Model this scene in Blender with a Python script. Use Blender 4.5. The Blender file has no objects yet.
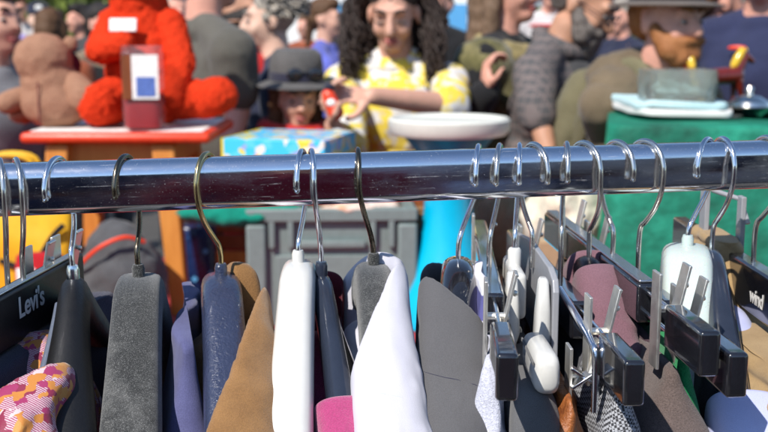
import bpy, bmesh, math, random
from mathutils import Vector, Matrix, Euler, noise
random.seed(7)
PI = math.pi
R = math.radians
sc = bpy.context.scene
COL = sc.collection

# ---------------------------------------------------------------- camera
F = 768 * 50 / 36.0
PITCH = math.atan(186 / F)
CAMZ = 1.5
cam = bpy.data.cameras.new('camera')
cam.lens = 50; cam.sensor_width = 36; cam.clip_start = 0.02; cam.clip_end = 400
cam.dof.use_dof = True; cam.dof.focus_distance = 0.69; cam.dof.aperture_fstop = 11
co = bpy.data.objects.new('camera', cam); COL.objects.link(co)
co.location = (0, 0, CAMZ); co.rotation_euler = (PI / 2 - PITCH, 0, 0)
sc.camera = co
CF = Vector((0, math.cos(PITCH), -math.sin(PITCH))); CU = Vector((0, math.sin(PITCH), math.cos(PITCH)))

def at(px, py, Y):
    d = CF + Vector(((px - 384) / F, 0, 0)) - CU * ((py - 216) / F)
    return Vector((0, 0, CAMZ)) + d * (Y / d.y)
def proj(p):
    v = p - Vector((0, 0, CAMZ)); f = v.dot(CF)
    return 384 + F * v.x / f, 216 - F * v.dot(CU) / f

# ---------------------------------------------------------------- materials
def newmat(name):
    m = bpy.data.materials.new(name); m.use_nodes = True
    nt = m.node_tree
    return m, nt, nt.nodes['Principled BSDF']
def setc(b, **k):
    for n, v in k.items():
        b.inputs[n.replace('_', ' ')].default_value = v
def rgba(c): return (c[0], c[1], c[2], 1)
def N(nt, t, **k):
    n = nt.nodes.new(t)
    for a, v in k.items():
        if a in n.inputs: n.inputs[a].default_value = v
        else: setattr(n, a, v)
    return n
def objco(nt, scale=None):
    tc = nt.nodes.new('ShaderNodeTexCoord')
    if scale is None: return tc.outputs['Object']
    mp = nt.nodes.new('ShaderNodeMapping'); mp.inputs['Scale'].default_value = scale
    nt.links.new(tc.outputs['Object'], mp.inputs['Vector']); return mp.outputs['Vector']
def noise_tex(nt, vec, scale, detail=4, rough=.55):
    n = N(nt, 'ShaderNodeTexNoise', Scale=scale, Detail=detail, Roughness=rough)
    nt.links.new(vec, n.inputs['Vector']); return n.outputs['Fac']
def ramp(nt, fac, stops, interp='LINEAR'):
    r = nt.nodes.new('ShaderNodeValToRGB'); cr = r.color_ramp; cr.interpolation = interp
    while len(cr.elements) < len(stops): cr.elements.new(.5)
    for e, (p, c) in zip(cr.elements, stops): e.position = p; e.color = rgba(c)
    nt.links.new(fac, r.inputs['Fac']); return r.outputs['Color']
def bump(nt, b, h, strength, dist=.001):
    n = N(nt, 'ShaderNodeBump', Strength=strength, Distance=dist)
    nt.links.new(h, n.inputs['Height']); nt.links.new(n.outputs['Normal'], b.inputs['Normal']); return n
def scalec(c, f): return tuple(min(1, x * f) for x in c)
def mixc(nt, f, a, b, blend='MIX'):
    m = nt.nodes.new('ShaderNodeMix'); m.data_type = 'RGBA'; m.blend_type = blend
    for sock, v in ((m.inputs[0], f), (m.inputs[6], a), (m.inputs[7], b)):
        if isinstance(v, (int, float)): sock.default_value = v
        elif isinstance(v, tuple): sock.default_value = rgba(v)
        else: nt.links.new(v, sock)
    return m.outputs[2]

def fabric(name, c, c2=None, big=25, fine=900, var=.25, b=.5, sheen=.15, rough=.92, spots=0.0):
    m, nt, p = newmat(name)
    v = objco(nt)
    c2 = c2 or scalec(c, .62)
    big_n = noise_tex(nt, v, big, 5)
    col = ramp(nt, big_n, [(.3, c2), (.7, c)])
    fn = noise_tex(nt, v, fine, 2, .7)
    col = mixc(nt, var, col, ramp(nt, fn, [(.3, scalec(c, .35)), (.7, scalec(c, 1.5))]))
    nt.links.new(col, p.inputs['Base Color'])
    setc(p, Roughness=rough, Sheen_Weight=sheen, Sheen_Roughness=.5, Specular_IOR_Level=.25)
    bump(nt, p, fn, b, .0008)
    return m
def plastic(name, c, rough=.3, var=.15, bumpv=.05, bscale=400, spec=.5, coat=0):
    m, nt, p = newmat(name); v = objco(nt)
    n1 = noise_tex(nt, v, 60, 6, .7)
    nt.links.new(ramp(nt, n1, [(.25, scalec(c, 1 - var)), (.75, scalec(c, 1 + var))]), p.inputs['Base Color'])
    rr = N(nt, 'ShaderNodeMapRange'); rr.inputs['To Min'].default_value = max(.03, rough - .1); rr.inputs['To Max'].default_value = rough + .14
    nt.links.new(noise_tex(nt, v, 140, 5, .75), rr.inputs['Value']); nt.links.new(rr.outputs[0], p.inputs['Roughness'])
    setc(p, Specular_IOR_Level=spec, Coat_Weight=coat)
    bump(nt, p, noise_tex(nt, v, bscale, 3), bumpv, .001)
    return m
def metal(name, c, rough=.2, scratch=.1):
    m, nt, p = newmat(name); v = objco(nt)
    setc(p, Metallic=1.0, Base_Color=rgba(c))
    n1 = noise_tex(nt, v, 90, 6, .75)
    rr = N(nt, 'ShaderNodeMapRange'); rr.inputs['To Min'].default_value = max(.03, rough * .6); rr.inputs['To Max'].default_value = rough * 1.6
    nt.links.new(n1, rr.inputs['Value']); nt.links.new(rr.outputs[0], p.inputs['Roughness'])
    bump(nt, p, noise_tex(nt, v, 500, 3), scratch, .0006)
    return m
def skinmat(name, c):
    m, nt, p = newmat(name); v = objco(nt)
    n1 = noise_tex(nt, v, 14, 4)
    nt.links.new(ramp(nt, n1, [(.3, scalec(c, .82)), (.7, (min(1, c[0] * 1.08), c[1] * 1.02, c[2]))]), p.inputs['Base Color'])
    setc(p, Roughness=.5, Subsurface_Weight=.12, Specular_IOR_Level=.4)
    p.inputs['Subsurface Radius'].default_value = (.01, .004, .002); p.inputs['Subsurface Scale'].default_value = .4
    bump(nt, p, noise_tex(nt, v, 260, 3), .15, .001)
    return m
def hairmat(name, c, c2=None):
    m, nt, p = newmat(name); v = objco(nt, (1, 1, .15))
    nt.links.new(ramp(nt, noise_tex(nt, v, 160, 4, .7), [(.3, c2 or scalec(c, .45)), (.7, c)]), p.inputs['Base Color'])
    setc(p, Roughness=.62, Specular_IOR_Level=.25)
    bump(nt, p, noise_tex(nt, v, 220, 3), .6, .003)
    return m
def glass(name, c, rough=.05, ior=1.48, alpha=None, b=0):
    m, nt, p = newmat(name)
    setc(p, Base_Color=rgba(c), Transmission_Weight=1.0, Roughness=rough, IOR=ior)
    if b: bump(nt, p, noise_tex(nt, objco(nt), 60, 3), b, .004)
    return m

M = {}
# chrome rail with dust, smudges and hairline scratches
m, nt, p = newmat('chrome'); v = objco(nt)
setc(p, Metallic=1.0)
dust = noise_tex(nt, v, 1500, 2, .7)
dmask = ramp(nt, dust, [(.70, (0, 0, 0)), (.74, (1, 1, 1))])
sm = noise_tex(nt, objco(nt, (.35, 1, 1)), 45, 6, .7)
rr = N(nt, 'ShaderNodeMapRange'); rr.inputs['From Min'].default_value = .35; rr.inputs['From Max'].default_value = .8
rr.inputs['To Min'].default_value = .05; rr.inputs['To Max'].default_value = .32
nt.links.new(sm, rr.inputs['Value'])
rmix = mixc(nt, dmask, rr.outputs[0], (.7, .7, .7)); nt.links.new(rmix, p.inputs['Roughness'])
nt.links.new(mixc(nt, ramp(nt, sm, [(.45, (0, 0, 0)), (.9, (.35, .35, .35))]), (.80, .81, .84), (.6, .58, .56)), p.inputs['Base Color'])
scr = N(nt, 'ShaderNodeTexWave', Scale=9.0, Distortion=14.0, Detail=4.0); scr.inputs['Detail Scale'].default_value = 3
nt.links.new(objco(nt, (.25, 1, 4)), scr.inputs['Vector'])
bump(nt, p, scr.outputs['Fac'], .012, .0005)
s1 = ramp(nt, noise_tex(nt, objco(nt, (14, 260, 900)), 1, 2, .6), [(.64, (0, 0, 0)), (.74, (1, 1, 1))])
s2 = ramp(nt, noise_tex(nt, objco(nt, (90, 30, 60)), 1, 5, .7), [(.45, (0, 0, 0)), (.75, (1, 1, 1))])
s3 = mixc(nt, 1.0, s1, s2, 'MULTIPLY')
s4 = mixc(nt, 1.0, s3, dmask, 'ADD')
mm = N(nt, 'ShaderNodeMapRange'); mm.inputs['To Min'].default_value = 1.0; mm.inputs['To Max'].default_value = .45; nt.links.new(s4, mm.inputs['Value']); nt.links.new(mm.outputs[0], p.inputs['Metallic'])
M['chrome'] = m
M['nickel'] = metal('nickel_wire', (.62, .60, .57), .22)
M['steel'] = metal('steel_wire', (.72, .74, .78), .16)
M['brass'] = metal('brass_wire', (.52, .40, .20), .22)
M['bronze'] = metal('dark_bronze_wire', (.16, .135, .10), .25)
M['clip'] = metal('clip_nickel', (.80, .77, .70), .42)
M['black'] = plastic('black_plastic', (.010, .010, .013), .13, bumpv=.04, coat=1)
M['blackmatt'] = plastic('black_matt', (.005, .005, .006), .5, bumpv=.2)
M['blacksatin'] = plastic('black_satin', (.010, .010, .012), .38, bumpv=.06)
M['navyplastic'] = plastic('navy_plastic', (.030, .038, .075), .22, bumpv=.9, bscale=420, coat=.3)
M['navygloss'] = plastic('navy_gloss', (.022, .028, .045), .16, bumpv=.03)
M['whiteplastic'] = plastic('white_plastic', (.60, .595, .57), .2, var=.05, bumpv=.02)
M['greyedge'] = plastic('grey_blue_plastic', (.12, .14, .19), .3)
M['clear'] = glass('frosted_plastic', (.93, .95, .97), .32, 1.3, b=.1)
M['frost'] = plastic('frosted_pale_plastic', (.66, .74, .70), .28, var=.03, bumpv=.012)
M['palegrey'] = plastic('pale_translucent_plastic', (.52, .53, .57), .3, var=.08)
p = M['frost'].node_tree.nodes['Principled BSDF']; setc(p, Transmission_Weight=.25, Subsurface_Weight=.2)
p = M['palegrey'].node_tree.nodes['Principled BSDF']; setc(p, Transmission_Weight=.45)
# flocked velvet
m, nt, p = newmat('grey_velvet'); v = objco(nt)
n1 = noise_tex(nt, v, 1500, 2, .8); n2 = noise_tex(nt, v, 38, 6, .7)
c1 = ramp(nt, n2, [(.3, (.004, .0045, .0045)), (.5, (.014, .015, .015)), (.72, (.09, .09, .087))])
nt.links.new(mixc(nt, .65, c1, ramp(nt, n1, [(.52, (.004, .004, .004)), (.72, (.30, .30, .29))]), 'ADD'), p.inputs['Base Color'])
setc(p, Roughness=.85, Sheen_Weight=.35, Specular_IOR_Level=.3); bump(nt, p, n1, .8, .0007)
M['velvet'] = m
M['suede'] = fabric('tan_suede', (.28, .145, .052), (.17, .082, .028), big=55, fine=1300, var=.3, b=.7, sheen=.25)
M['whitecotton'] = fabric('white_cotton', (.56, .555, .62), (.50, .495, .56), fine=1800, var=.06, b=.25)
M['greywool'] = fabric('charcoal_wool', (.105, .103, .108), (.085, .083, .088), fine=2200, var=.35, b=.5)
M['trousergrey'] = fabric('dark_grey_wool', (.12, .12, .125), (.10, .10, .105), fine=2200, var=.35, b=.5)
M['tweed'] = fabric('brown_tweed', (.13, .098, .09), (.085, .062, .058), big=60, fine=1100, var=.5, b=1)
M['mauve'] = fabric('mauve_knit', (.20, .105, .13), (.15, .07, .09), fine=1200, var=.3, b=.8)
M['magenta'] = fabric('magenta_fleece', (.40, .045, .16), (.31, .03, .12), big=70, fine=1000, var=.3, b=.9, sheen=.5)
M['jeans'] = fabric('dark_denim', (.022, .021, .05), (.014, .013, .033), fine=1500, var=.4, b=.7)
M['purple'] = fabric('violet_blue_cotton', (.105, .11, .235), (.06, .06, .15), big=40, fine=1500, var=.3)
M['melange'] = fabric('pale_melange', (.56, .57, .66), (.46, .47, .57), big=120, fine=800, var=.4, b=.9)
M['navycloth'] = fabric('navy_cloth', (.03, .03, .055), fine=1500, var=.3)
M['lavender'] = fabric('lavender_cotton', (.50, .53, .80), (.42, .45, .72), fine=1500, var=.1)
M['greencloth'] = fabric('green_knit', (.012, .24, .075), (.008, .15, .045), fine=1000, var=.3, b=.8)
M['maroon'] = fabric('maroon_cloth', (.10, .008, .02), fine=1200, var=.2)
M['blackcloth'] = fabric('black_cloth', (.012, .012, .014), fine=1200, var=.3)
M['tanquilt'] = fabric('tan_quilt', (.40, .27, .13), (.30, .19, .085), big=45, fine=1300, var=.25, b=.6, rough=.7)
# striped navy/white
m, nt, p = newmat('striped_cotton'); w = N(nt, 'ShaderNodeTexWave', Scale=9.0, Distortion=1.5, bands_direction='Z')
nt.links.new(objco(nt), w.inputs['Vector'])
nt.links.new(ramp(nt, w.outputs['Fac'], [(.45, (.09, .09, .26)), (.55, (.74, .73, .8))]), p.inputs['Base Color']); setc(p, Roughness=.9)
M['stripe'] = m
# orange leather, crinkled
m, nt, p = newmat('orange_leather'); v = objco(nt)
n1 = noise_tex(nt, v, 70, 6, .7)
nt.links.new(ramp(nt, n1, [(.3, (.14, .038, .012)), (.65, (.42, .14, .035))]), p.inputs['Base Color']); setc(p, Roughness=.36)
bump(nt, p, n1, .8, .004); M['leather'] = m
# grey mesh fabric
m, nt, p = newmat('grey_mesh'); ck = N(nt, 'ShaderNodeTexChecker', Scale=620.0); tc = nt.nodes.new('ShaderNodeTexCoord')
mp = nt.nodes.new('ShaderNodeMapping'); mp.inputs['Rotation'].default_value = (.78, .0, .3)
nt.links.new(tc.outputs['Object'], mp.inputs['Vector']); nt.links.new(mp.outputs['Vector'], ck.inputs['Vector'])
ck.inputs['Color1'].default_value = (.36, .37, .40, 1); ck.inputs['Color2'].default_value = (.03, .03, .035, 1)
nt.links.new(ck.outputs['Color'], p.inputs['Base Color']); setc(p, Roughness=.8); bump(nt, p, ck.outputs['Fac'], .6, .0008)
M['mesh'] = m
# orange / maroon / white print
m, nt, p = newmat('printed_silk'); v = objco(nt)
vo = N(nt, 'ShaderNodeTexVoronoi', Scale=175.0, distance='CHEBYCHEV'); nt.links.new(v, vo.inputs['Vector'])
sep = nt.nodes.new('ShaderNodeSeparateColor'); nt.links.new(vo.outputs['Color'], sep.inputs[0])
cell = ramp(nt, sep.outputs[0], [(0, (.50, .19, .03)), (.24, (.22, .012, .05)), (.46, (.52, .24, .05)), (.62, (.30, .02, .10)), (.80, (.55, .22, .04)), (.94, (.58, .46, .48))], 'CONSTANT')
wv = N(nt, 'ShaderNodeTexWave', Scale=290.0, Distortion=2.5, bands_direction='DIAGONAL'); nt.links.new(v, wv.inputs['Vector'])
st = ramp(nt, wv.outputs['Fac'], [(.38, (.58, .46, .48)), (.48, (.28, .015, .10))], 'CONSTANT')
msk = ramp(nt, sep.outputs[1], [(0, (0, 0, 0)), (.6, (1, 1, 1))], 'CONSTANT')
nt.links.new(mixc(nt, msk, cell, st), p.inputs['Base Color']); setc(p, Roughness=.6, Sheen_Weight=.2)
bump(nt, p, noise_tex(nt, v, 1200, 2), .3, .0006); M['print'] = m
# plush
def plush(name, c, sc1=240):
    m, nt, p = newmat(name); v = objco(nt)
    n1 = noise_tex(nt, v, sc1, 3, .75); n2 = noise_tex(nt, v, 16, 4)
    nt.links.new(mixc(nt, .5, ramp(nt, n2, [(.3, scalec(c, .75)), (.7, c)]), ramp(nt, n1, [(.3, scalec(c, .5)), (.7, scalec(c, 1.35))])), p.inputs['Base Color'])
    p.inputs['Sheen Tint'].default_value = rgba(c); setc(p, Roughness=.95, Sheen_Weight=.35, Specular_IOR_Level=.08); bump(nt, p, n1, 1, .006); return m
M['bear'] = plush('brown_plush', (.45, .24, .155))
M['bearpink'] = plush('maroon_plush', (.16, .03, .05))
M['red'] = plush('red_plush', (.78, .050, .014), 180)
M['tag'] = plastic('white_tag', (.8, .78, .74), .6)
# painted and other background stuff
def wood(name, c, c2):
    m, nt, p = newmat(name); v = objco(nt, (6, 6, .8))
    n1 = noise_tex(nt, v, 14, 6, .6)
    nt.links.new(ramp(nt, n1, [(.3, c2), (.7, c)]), p.inputs['Base Color']); setc(p, Roughness=.42)
    bump(nt, p, n1, .15, .002); return m
M['orangewood'] = wood('orange_pine', (.62, .25, .05), (.50, .17, .03))
M['rustwood'] = wood('rust_wood', (.26, .075, .02), (.15, .04, .012))
M['redpaint'] = plastic('orange_red_paint', (.72, .055, .018), .35, bumpv=.1)
M['turq'] = plastic('turquoise_plastic', (.0, .40, .62), .3, var=.06)
M['cream'] = plastic('cream_plastic', (.62, .62, .56), .4, var=.06)
M['turq_shade'] = plastic('shaded_turquoise_plastic', (.015, .17, .29), .3)  # darker copy of the turquoise: shade under the seat put into the colour
M['crate'] = plastic('grey_crate_plastic', (.16, .20, .195), .5, var=.12, bumpv=.1)
M['tealcloth'] = fabric('teal_cloth', (.0, .22, .15), (.0, .13, .09), big=14, fine=300, var=.2)
# green crushed velvet
m, nt, p = newmat('green_velvet'); v = objco(nt)
n1 = noise_tex(nt, v, 9, 6, .65)
nt.links.new(ramp(nt, n1, [(.3, (.0, .07, .042)), (.5, (.0, .15, .09)), (.75, (.012, .30, .19))]), p.inputs['Base Color'])
setc(p, Roughness=.8, Sheen_Weight=.25, Sheen_Roughness=.4); p.inputs['Sheen Tint'].default_value = (.02, .6, .3, 1)
bump(nt, p, noise_tex(nt, v, 26, 5), .6, .012); M['greenvelvet'] = m
M['redcloth'] = fabric('red_cloth', (.42, .01, .016), (.30, .006, .01), big=10, fine=300, var=.1)
M['aqua'] = fabric('aqua_towel', (.52, .70, .72), (.40, .60, .63), big=14, fine=260, var=.2, b=1)
M['whitetowel'] = fabric('white_towel', (.74, .73, .69), (.66, .65, .62), big=14, fine=260, var=.1, b=1)
M['fleece'] = fabric('cream_fleece', (.72, .66, .52), (.6, .53, .4), big=30, fine=140, var=.2, b=1)
M['tray'] = plastic('dark_tray', (.05, .055, .05), .4)
M['crystal'] = glass('cut_crystal', (.74, .82, .78), .1, 1.4, b=.6)
M['crystal'].node_tree.nodes['Principled BSDF'].inputs['Transmission Weight'].default_value = .84
M['ceramic'] = plastic('red_brown_glaze', (.13, .014, .008), .1, var=.4, coat=.6)
M['yellowglaze'] = plastic('yellow_glaze', (.66, .42, .03), .2)
M['silver'] = metal('silver_plate', (.7, .68, .62), .16)
M['wicker'] = wood('wicker', (.40, .22, .10), (.2, .10, .04))
M['navytin'] = plastic('navy_tin', (.012, .03, .11), .25, var=.5)
M['lightblue'] = plastic('light_blue_print', (.10, .35, .65), .4)
M['yellowbag'] = fabric('yellow_bag', (.72, .42, .01), (.66, .30, .01), big=8, fine=200, var=.1, rough=.5)
M['greybag'] = fabric('grey_bag', (.085, .085, .09), fine=300, var=.3)
M['cardboard'] = plastic('cardboard', (.35, .24, .14), .8)
M['redliquid'] = plastic('red_drink', (.30, .008, .012), .12)
M['bottleglass'] = plastic('bottle_glass', (.5, .52, .55), .06, var=.02, bumpv=.01)
M['bottleglass'].node_tree.nodes['Principled BSDF'].inputs['Alpha'].default_value = .12
# printed box lid
m, nt, p = newmat('printed_box'); v = objco(nt)
vo = N(nt, 'ShaderNodeTexVoronoi', Scale=48.0); nt.links.new(v, vo.inputs['Vector'])
sep = nt.nodes.new('ShaderNodeSeparateColor'); nt.links.new(vo.outputs['Color'], sep.inputs[0])
nt.links.new(ramp(nt, sep.outputs[0], [(0, (.05, .50, .80)), (.35, (.10, .55, .78)), (.5, (.75, .60, .06)), (.68, (.72, .66, .6)), (.84, (.30, .35, .72)), (.93, (.75, .28, .12))], 'CONSTANT'), p.inputs['Base Color'])
setc(p, Roughness=.35); M['boxprint'] = m
M['boxyellow'] = plastic('box_yellow', (.75, .62, .04), .35)
# paving
m, nt, p = newmat('paving'); v = objco(nt)
br = N(nt, 'ShaderNodeTexBrick', Scale=3.0); br.inputs['Color1'].default_value = (.05, .048, .046, 1); br.inputs['Color2'].default_value = (.062, .058, .055, 1)
br.inputs['Mortar'].default_value = (.05, .048, .045, 1); br.inputs['Mortar Size'].default_value = .012
nt.links.new(v, br.inputs['Vector'])
nt.links.new(mixc(nt, .5, br.outputs['Color'], ramp(nt, noise_tex(nt, v, 3, 8, .7), [(.3, (.035, .033, .032)), (.7, (.075, .07, .066))])), p.inputs['Base Color'])
setc(p, Roughness=.85); bump(nt, p, noise_tex(nt, v, 60, 4), .4, .01); M['paving'] = m
# brick facade
m, nt, p = newmat('brown_brick'); tc = nt.nodes.new('ShaderNodeTexCoord')
mp = nt.nodes.new('ShaderNodeMapping'); mp.inputs['Rotation'].default_value = (PI / 2, 0, 0)
nt.links.new(tc.outputs['Object'], mp.inputs['Vector'])
br = N(nt, 'ShaderNodeTexBrick', Scale=3.2); br.inputs['Color1'].default_value = (.30, .19, .13, 1); br.inputs['Color2'].default_value = (.24, .15, .11, 1)
br.inputs['Mortar'].default_value = (.38, .33, .28, 1); nt.links.new(mp.outputs['Vector'], br.inputs['Vector'])
nt.links.new(br.outputs['Color'], p.inputs['Base Color']); setc(p, Roughness=.9); M['brick'] = m
M['stone'] = plastic('pale_stone', (.42, .38, .32), .85, bumpv=.3)
M['yellowpaint'] = plastic('yellow_paint', (.72, .52, .02), .5)
M['windowglass'] = plastic('window_glass', (.03, .04, .045), .06, var=.3)
M['whitepaint'] = plastic('white_paint', (.78, .78, .76), .35, var=.03)
M['bark'] = wood('bark', (.10, .07, .045), (.05, .035, .022))
m, nt, p = newmat('leaves'); v = objco(nt)
nt.links.new(ramp(nt, noise_tex(nt, v, 2.2, 3), [(.3, (.05, .085, .012)), (.7, (.16, .20, .025))]), p.inputs['Base Color']); setc(p, Roughness=.55)
M['leaves'] = m
M['rubber'] = plastic('rubber', (.015, .015, .015), .7)
# skins, hair
SK = {'fair': skinmat('fair_skin', (.60, .34, .25)), 'pink': skinmat('pink_skin', (.62, .32, .24)), 'tan': skinmat('tan_skin', (.50, .27, .175)), 'pale': skinmat('pale_skin', (.66, .43, .33))}
HR = {'black': hairmat('black_hair', (.032, .026, .024)), 'darkbrown': hairmat('dark_brown_hair', (.060, .042, .036), (.018, .013, .012)), 'brown': hairmat('brown_hair', (.13, .065, .032)), 'grey': hairmat('grey_hair', (.42, .38, .33), (.20, .17, .14)),
      'red': hairmat('ginger_hair', (.36, .15, .055), (.20, .07, .022)), 'white': hairmat('white_hair', (.62, .58, .5), (.4, .36, .3)), 'mouse': hairmat('mouse_hair', (.22, .14, .09)),
      'darkgrey': hairmat('dark_grey_beard', (.22, .19, .17), (.06, .05, .045))}
M['lips'] = plastic('lips', (.36, .10, .09), .5)
M['eyewhite'] = plastic('eye_white', (.36, .33, .31), .4)
M['eyedark'] = plastic('eye_dark', (.015, .012, .01), .6)
CL = {}
def cloth(key, c, c2=None, **k):
    if key not in CL: CL[key] = fabric('cloth_' + key, c, c2, big=7, fine=240, var=.18, b=.6, **k)
    return CL[key]
for key, c in dict(olive_grey_tee=(.115, .108, .092), red_top=(.55, .022, .022), navy=(.022, .026, .055), blue_tee=(.12, .14, .50), black=(.012, .012, .014), beige=(.27, .20, .13),
                   brown_jacket=(.16, .12, .075), blue_shirt=(.045, .07, .125), navy_tee=(.028, .034, .085), grey_hoodie=(.22, .22, .235), white_top=(.62, .58, .58), dark=(.03, .028, .03), denim=(.05, .07, .14),
                   charcoal=(.06, .06, .064), pinkish=(.46, .16, .14), olive=(.085, .08, .03), maroon_jacket=(.20, .012, .03), khaki=(.17, .15, .085), rust=(.28, .07, .03), lilac=(.42, .33, .70)).items():
    cloth(key, c)
# checked shirt
m, nt, p = newmat('checked_shirt'); tc = nt.nodes.new('ShaderNodeTexCoord'); s3 = nt.nodes.new('ShaderNodeSeparateXYZ'); nt.links.new(tc.outputs['Object'], s3.inputs[0])
acc = None
for ax, off in (('X', 0), ('Y', .004), ('Z', 0)):
    a = N(nt, 'ShaderNodeMath', operation='MULTIPLY'); a.inputs[1].default_value = 38; nt.links.new(s3.outputs[ax], a.inputs[0])
    f = N(nt, 'ShaderNodeMath', operation='FRACT'); nt.links.new(a.outputs[0], f.inputs[0])
    l = N(nt, 'ShaderNodeMath', operation='LESS_THAN'); l.inputs[1].default_value = .22 if ax != 'Y' else .12; nt.links.new(f.outputs[0], l.inputs[0])
    if acc is None: acc = l.outputs[0]
    else:
        mx = N(nt, 'ShaderNodeMath', operation='MAXIMUM'); nt.links.new(acc, mx.inputs[0]); nt.links.new(l.outputs[0], mx.inputs[1]); acc = mx.outputs[0]
nt.links.new(mixc(nt, acc, (.075, .072, .074), (.15, .12, .115)), p.inputs['Base Color']); setc(p, Roughness=.95); CL['check'] = m
# white blouse with yellow flowers
m, nt, p = newmat('yellow_flower_blouse'); v = objco(nt)
n1 = noise_tex(nt, v, 20, 2, .5); n2 = noise_tex(nt, v, 44, 2)
c1 = ramp(nt, n1, [(.0, (.70, .50, .03)), (.50, (.70, .54, .07)), (.57, (.62, .60, .58))])
nt.links.new(mixc(nt, ramp(nt, n2, [(.58, (0, 0, 0)), (.66, (1, 1, 1))]), c1, (.50, .51, .58)), p.inputs['Base Color']); setc(p, Roughness=.9); CL['blouse'] = m
# olive tartan shawl
m, nt, p = newmat('olive_shawl'); v = objco(nt, (1, 1, .45))
nt.links.new(ramp(nt, noise_tex(nt, v, 11, 5, .7), [(.3, (.028, .026, .010)), (.5, (.10, .09, .03)), (.72, (.24, .20, .085))]), p.inputs['Base Color']); setc(p, Roughness=.95, Sheen_Weight=.3); CL['shawl'] = m

# ---------------------------------------------------------------- mesh builder
ICO = {}
def ico(n):
    if n not in ICO:
        bm = bmesh.new(); bmesh.ops.create_icosphere(bm, subdivisions=n, radius=1)
        bm.verts.ensure_lookup_table()
        ICO[n] = ([v.co.copy() for v in bm.verts], [[v.index for v in f.verts] for f in bm.faces]); bm.free()
    return ICO[n]
def tag(o, label, cat, group=None):
    o['label'] = label; o['category'] = cat
    if group: o['group'] = group
    return o
def empty(name, loc=(0, 0, 0), rz=0, label=None, cat=None, group=None):
    o = bpy.data.objects.new(name, None); COL.objects.link(o); o.location = loc; o.rotation_euler = (0, 0, rz); o.empty_display_size = .05
    if label: tag(o, label, cat, group)
    return o
class MB:
    def __init__(s): s.v = []; s.f = []
    def add(s, vs, fs):
        b = len(s.v); s.v += [Vector(v) for v in vs]; s.f += [[i + b for i in f] for f in fs]; return s
    def ell(s, c, r, Rm=None, n=2):
        vs, fs = ico(n); c = Vector(c); r = (r, r, r) if isinstance(r, (int, float)) else r
        out = []
        for v in vs:
            w = Vector((v.x * r[0], v.y * r[1], v.z * r[2]))
            if Rm is not None: w = Rm @ w
            out.append(w + c)
        return s.add(out, fs)
    def loft(s, rings, cap=True, closed=True):
        n = len(rings[0]); vs = [p for r in rings for p in r]; fs = []
        for i in range(len(rings) - 1):
            for j in range(n if closed else n - 1):
                k = (j + 1) % n
                fs.append([i * n + j, i * n + k, (i + 1) * n + k, (i + 1) * n + j])
        if cap and closed:
            fs.append(list(range(n))[::-1]); fs.append([(len(rings) - 1) * n + j for j in range(n)])
        return s.add(vs, fs)
    def tube(s, pts, r, n=10, cap=True, flat=1.0):
        pts = [Vector(p) for p in pts]; rings = []
        rr = r if isinstance(r, (list, tuple)) else [r] * len(pts)
        up = None
        for i, p in enumerate(pts):
            t = (pts[min(i + 1, len(pts) - 1)] - pts[max(i - 1, 0)]).normalized()
            if up is None:
                up = Vector((0, 0, 1)) if abs(t.z) < .9 else Vector((1, 0, 0))
            a = t.cross(up).normalized(); up = a.cross(t).normalized()
            rings.append([p + (a * math.cos(2 * PI * k / n) + up * math.sin(2 * PI * k / n) * flat) * rr[i] for k in range(n)])
        return s.loft(rings, cap)
    def cap(s, a, b, ra, rb=None, n=2):
        rb = ra if rb is None else rb; a = Vector(a); b = Vector(b)
        s.ell(a, ra, n=n); s.ell(b, rb, n=n)
        if (b - a).length > 1e-5: s.tube([a, b], [ra, rb], 14)
        return s
    def box(s, c, d, rot=None):
        c = Vector(c); x, y, z = d[0] / 2, d[1] / 2, d[2] / 2
        vs = [Vector(p) for p in ((-x, -y, -z), (x, -y, -z), (x, y, -z), (-x, y, -z), (-x, -y, z), (x, -y, z), (x, y, z), (-x, y, z))]
        if rot is not None: vs = [rot @ v for v in vs]
        return s.add([v + c for v in vs], [[0, 3, 2, 1], [4, 5, 6, 7], [0, 1, 5, 4], [1, 2, 6, 5], [2, 3, 7, 6], [3, 0, 4, 7]])
    def lathe(s, prof, c=(0, 0, 0), n=40, cap=True):
        c = Vector(c)
        return s.loft([[c + Vector((r * math.cos(2 * PI * k / n), r * math.sin(2 * PI * k / n), z)) for k in range(n)] for r, z in prof], cap)
    def map(s, f): s.v = [f(v) for v in s.v]; return s
    def build(s, name, mat, parent=None, smooth=True, bevel=0, sub=0, solid=0, loc=None, mw=None, angle=None, seg=3):
        me = bpy.data.meshes.new(name); me.from_pydata([tuple(v) for v in s.v], [], s.f); me.validate(); me.update()
        bm = bmesh.new(); bm.from_mesh(me); bmesh.ops.recalc_face_normals(bm, faces=bm.faces); bm.to_mesh(me); bm.free()
        o = bpy.data.objects.new(name, me); COL.objects.link(o); me.materials.append(mat)
        if smooth: me.polygons.foreach_set('use_smooth', [True] * len(me.polygons))
        if parent: o.parent = parent
        if loc is not None: o.location = loc
        if mw is not None: o.matrix_world = mw
        if solid:
            q = o.modifiers.new('solid', 'SOLIDIFY'); q.thickness = solid; q.offset = 0
        if bevel:
            q = o.modifiers.new('bevel', 'BEVEL'); q.width = bevel; q.segments = seg; q.limit_method = 'ANGLE'; q.angle_limit = R(35); q.harden_normals = False
        if sub:
            q = o.modifiers.new('sub', 'SUBSURF'); q.levels = sub; q.render_levels = sub
        if smooth and not sub:
            me.set_sharp_from_angle(angle=R(angle or 40))
        return o
TEX = {}
def cloud(size):
    if size not in TEX:
        t = bpy.data.textures.new('clouds', 'CLOUDS'); t.noise_scale = size; t.noise_depth = 3; TEX[size] = t
    return TEX[size]
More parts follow.
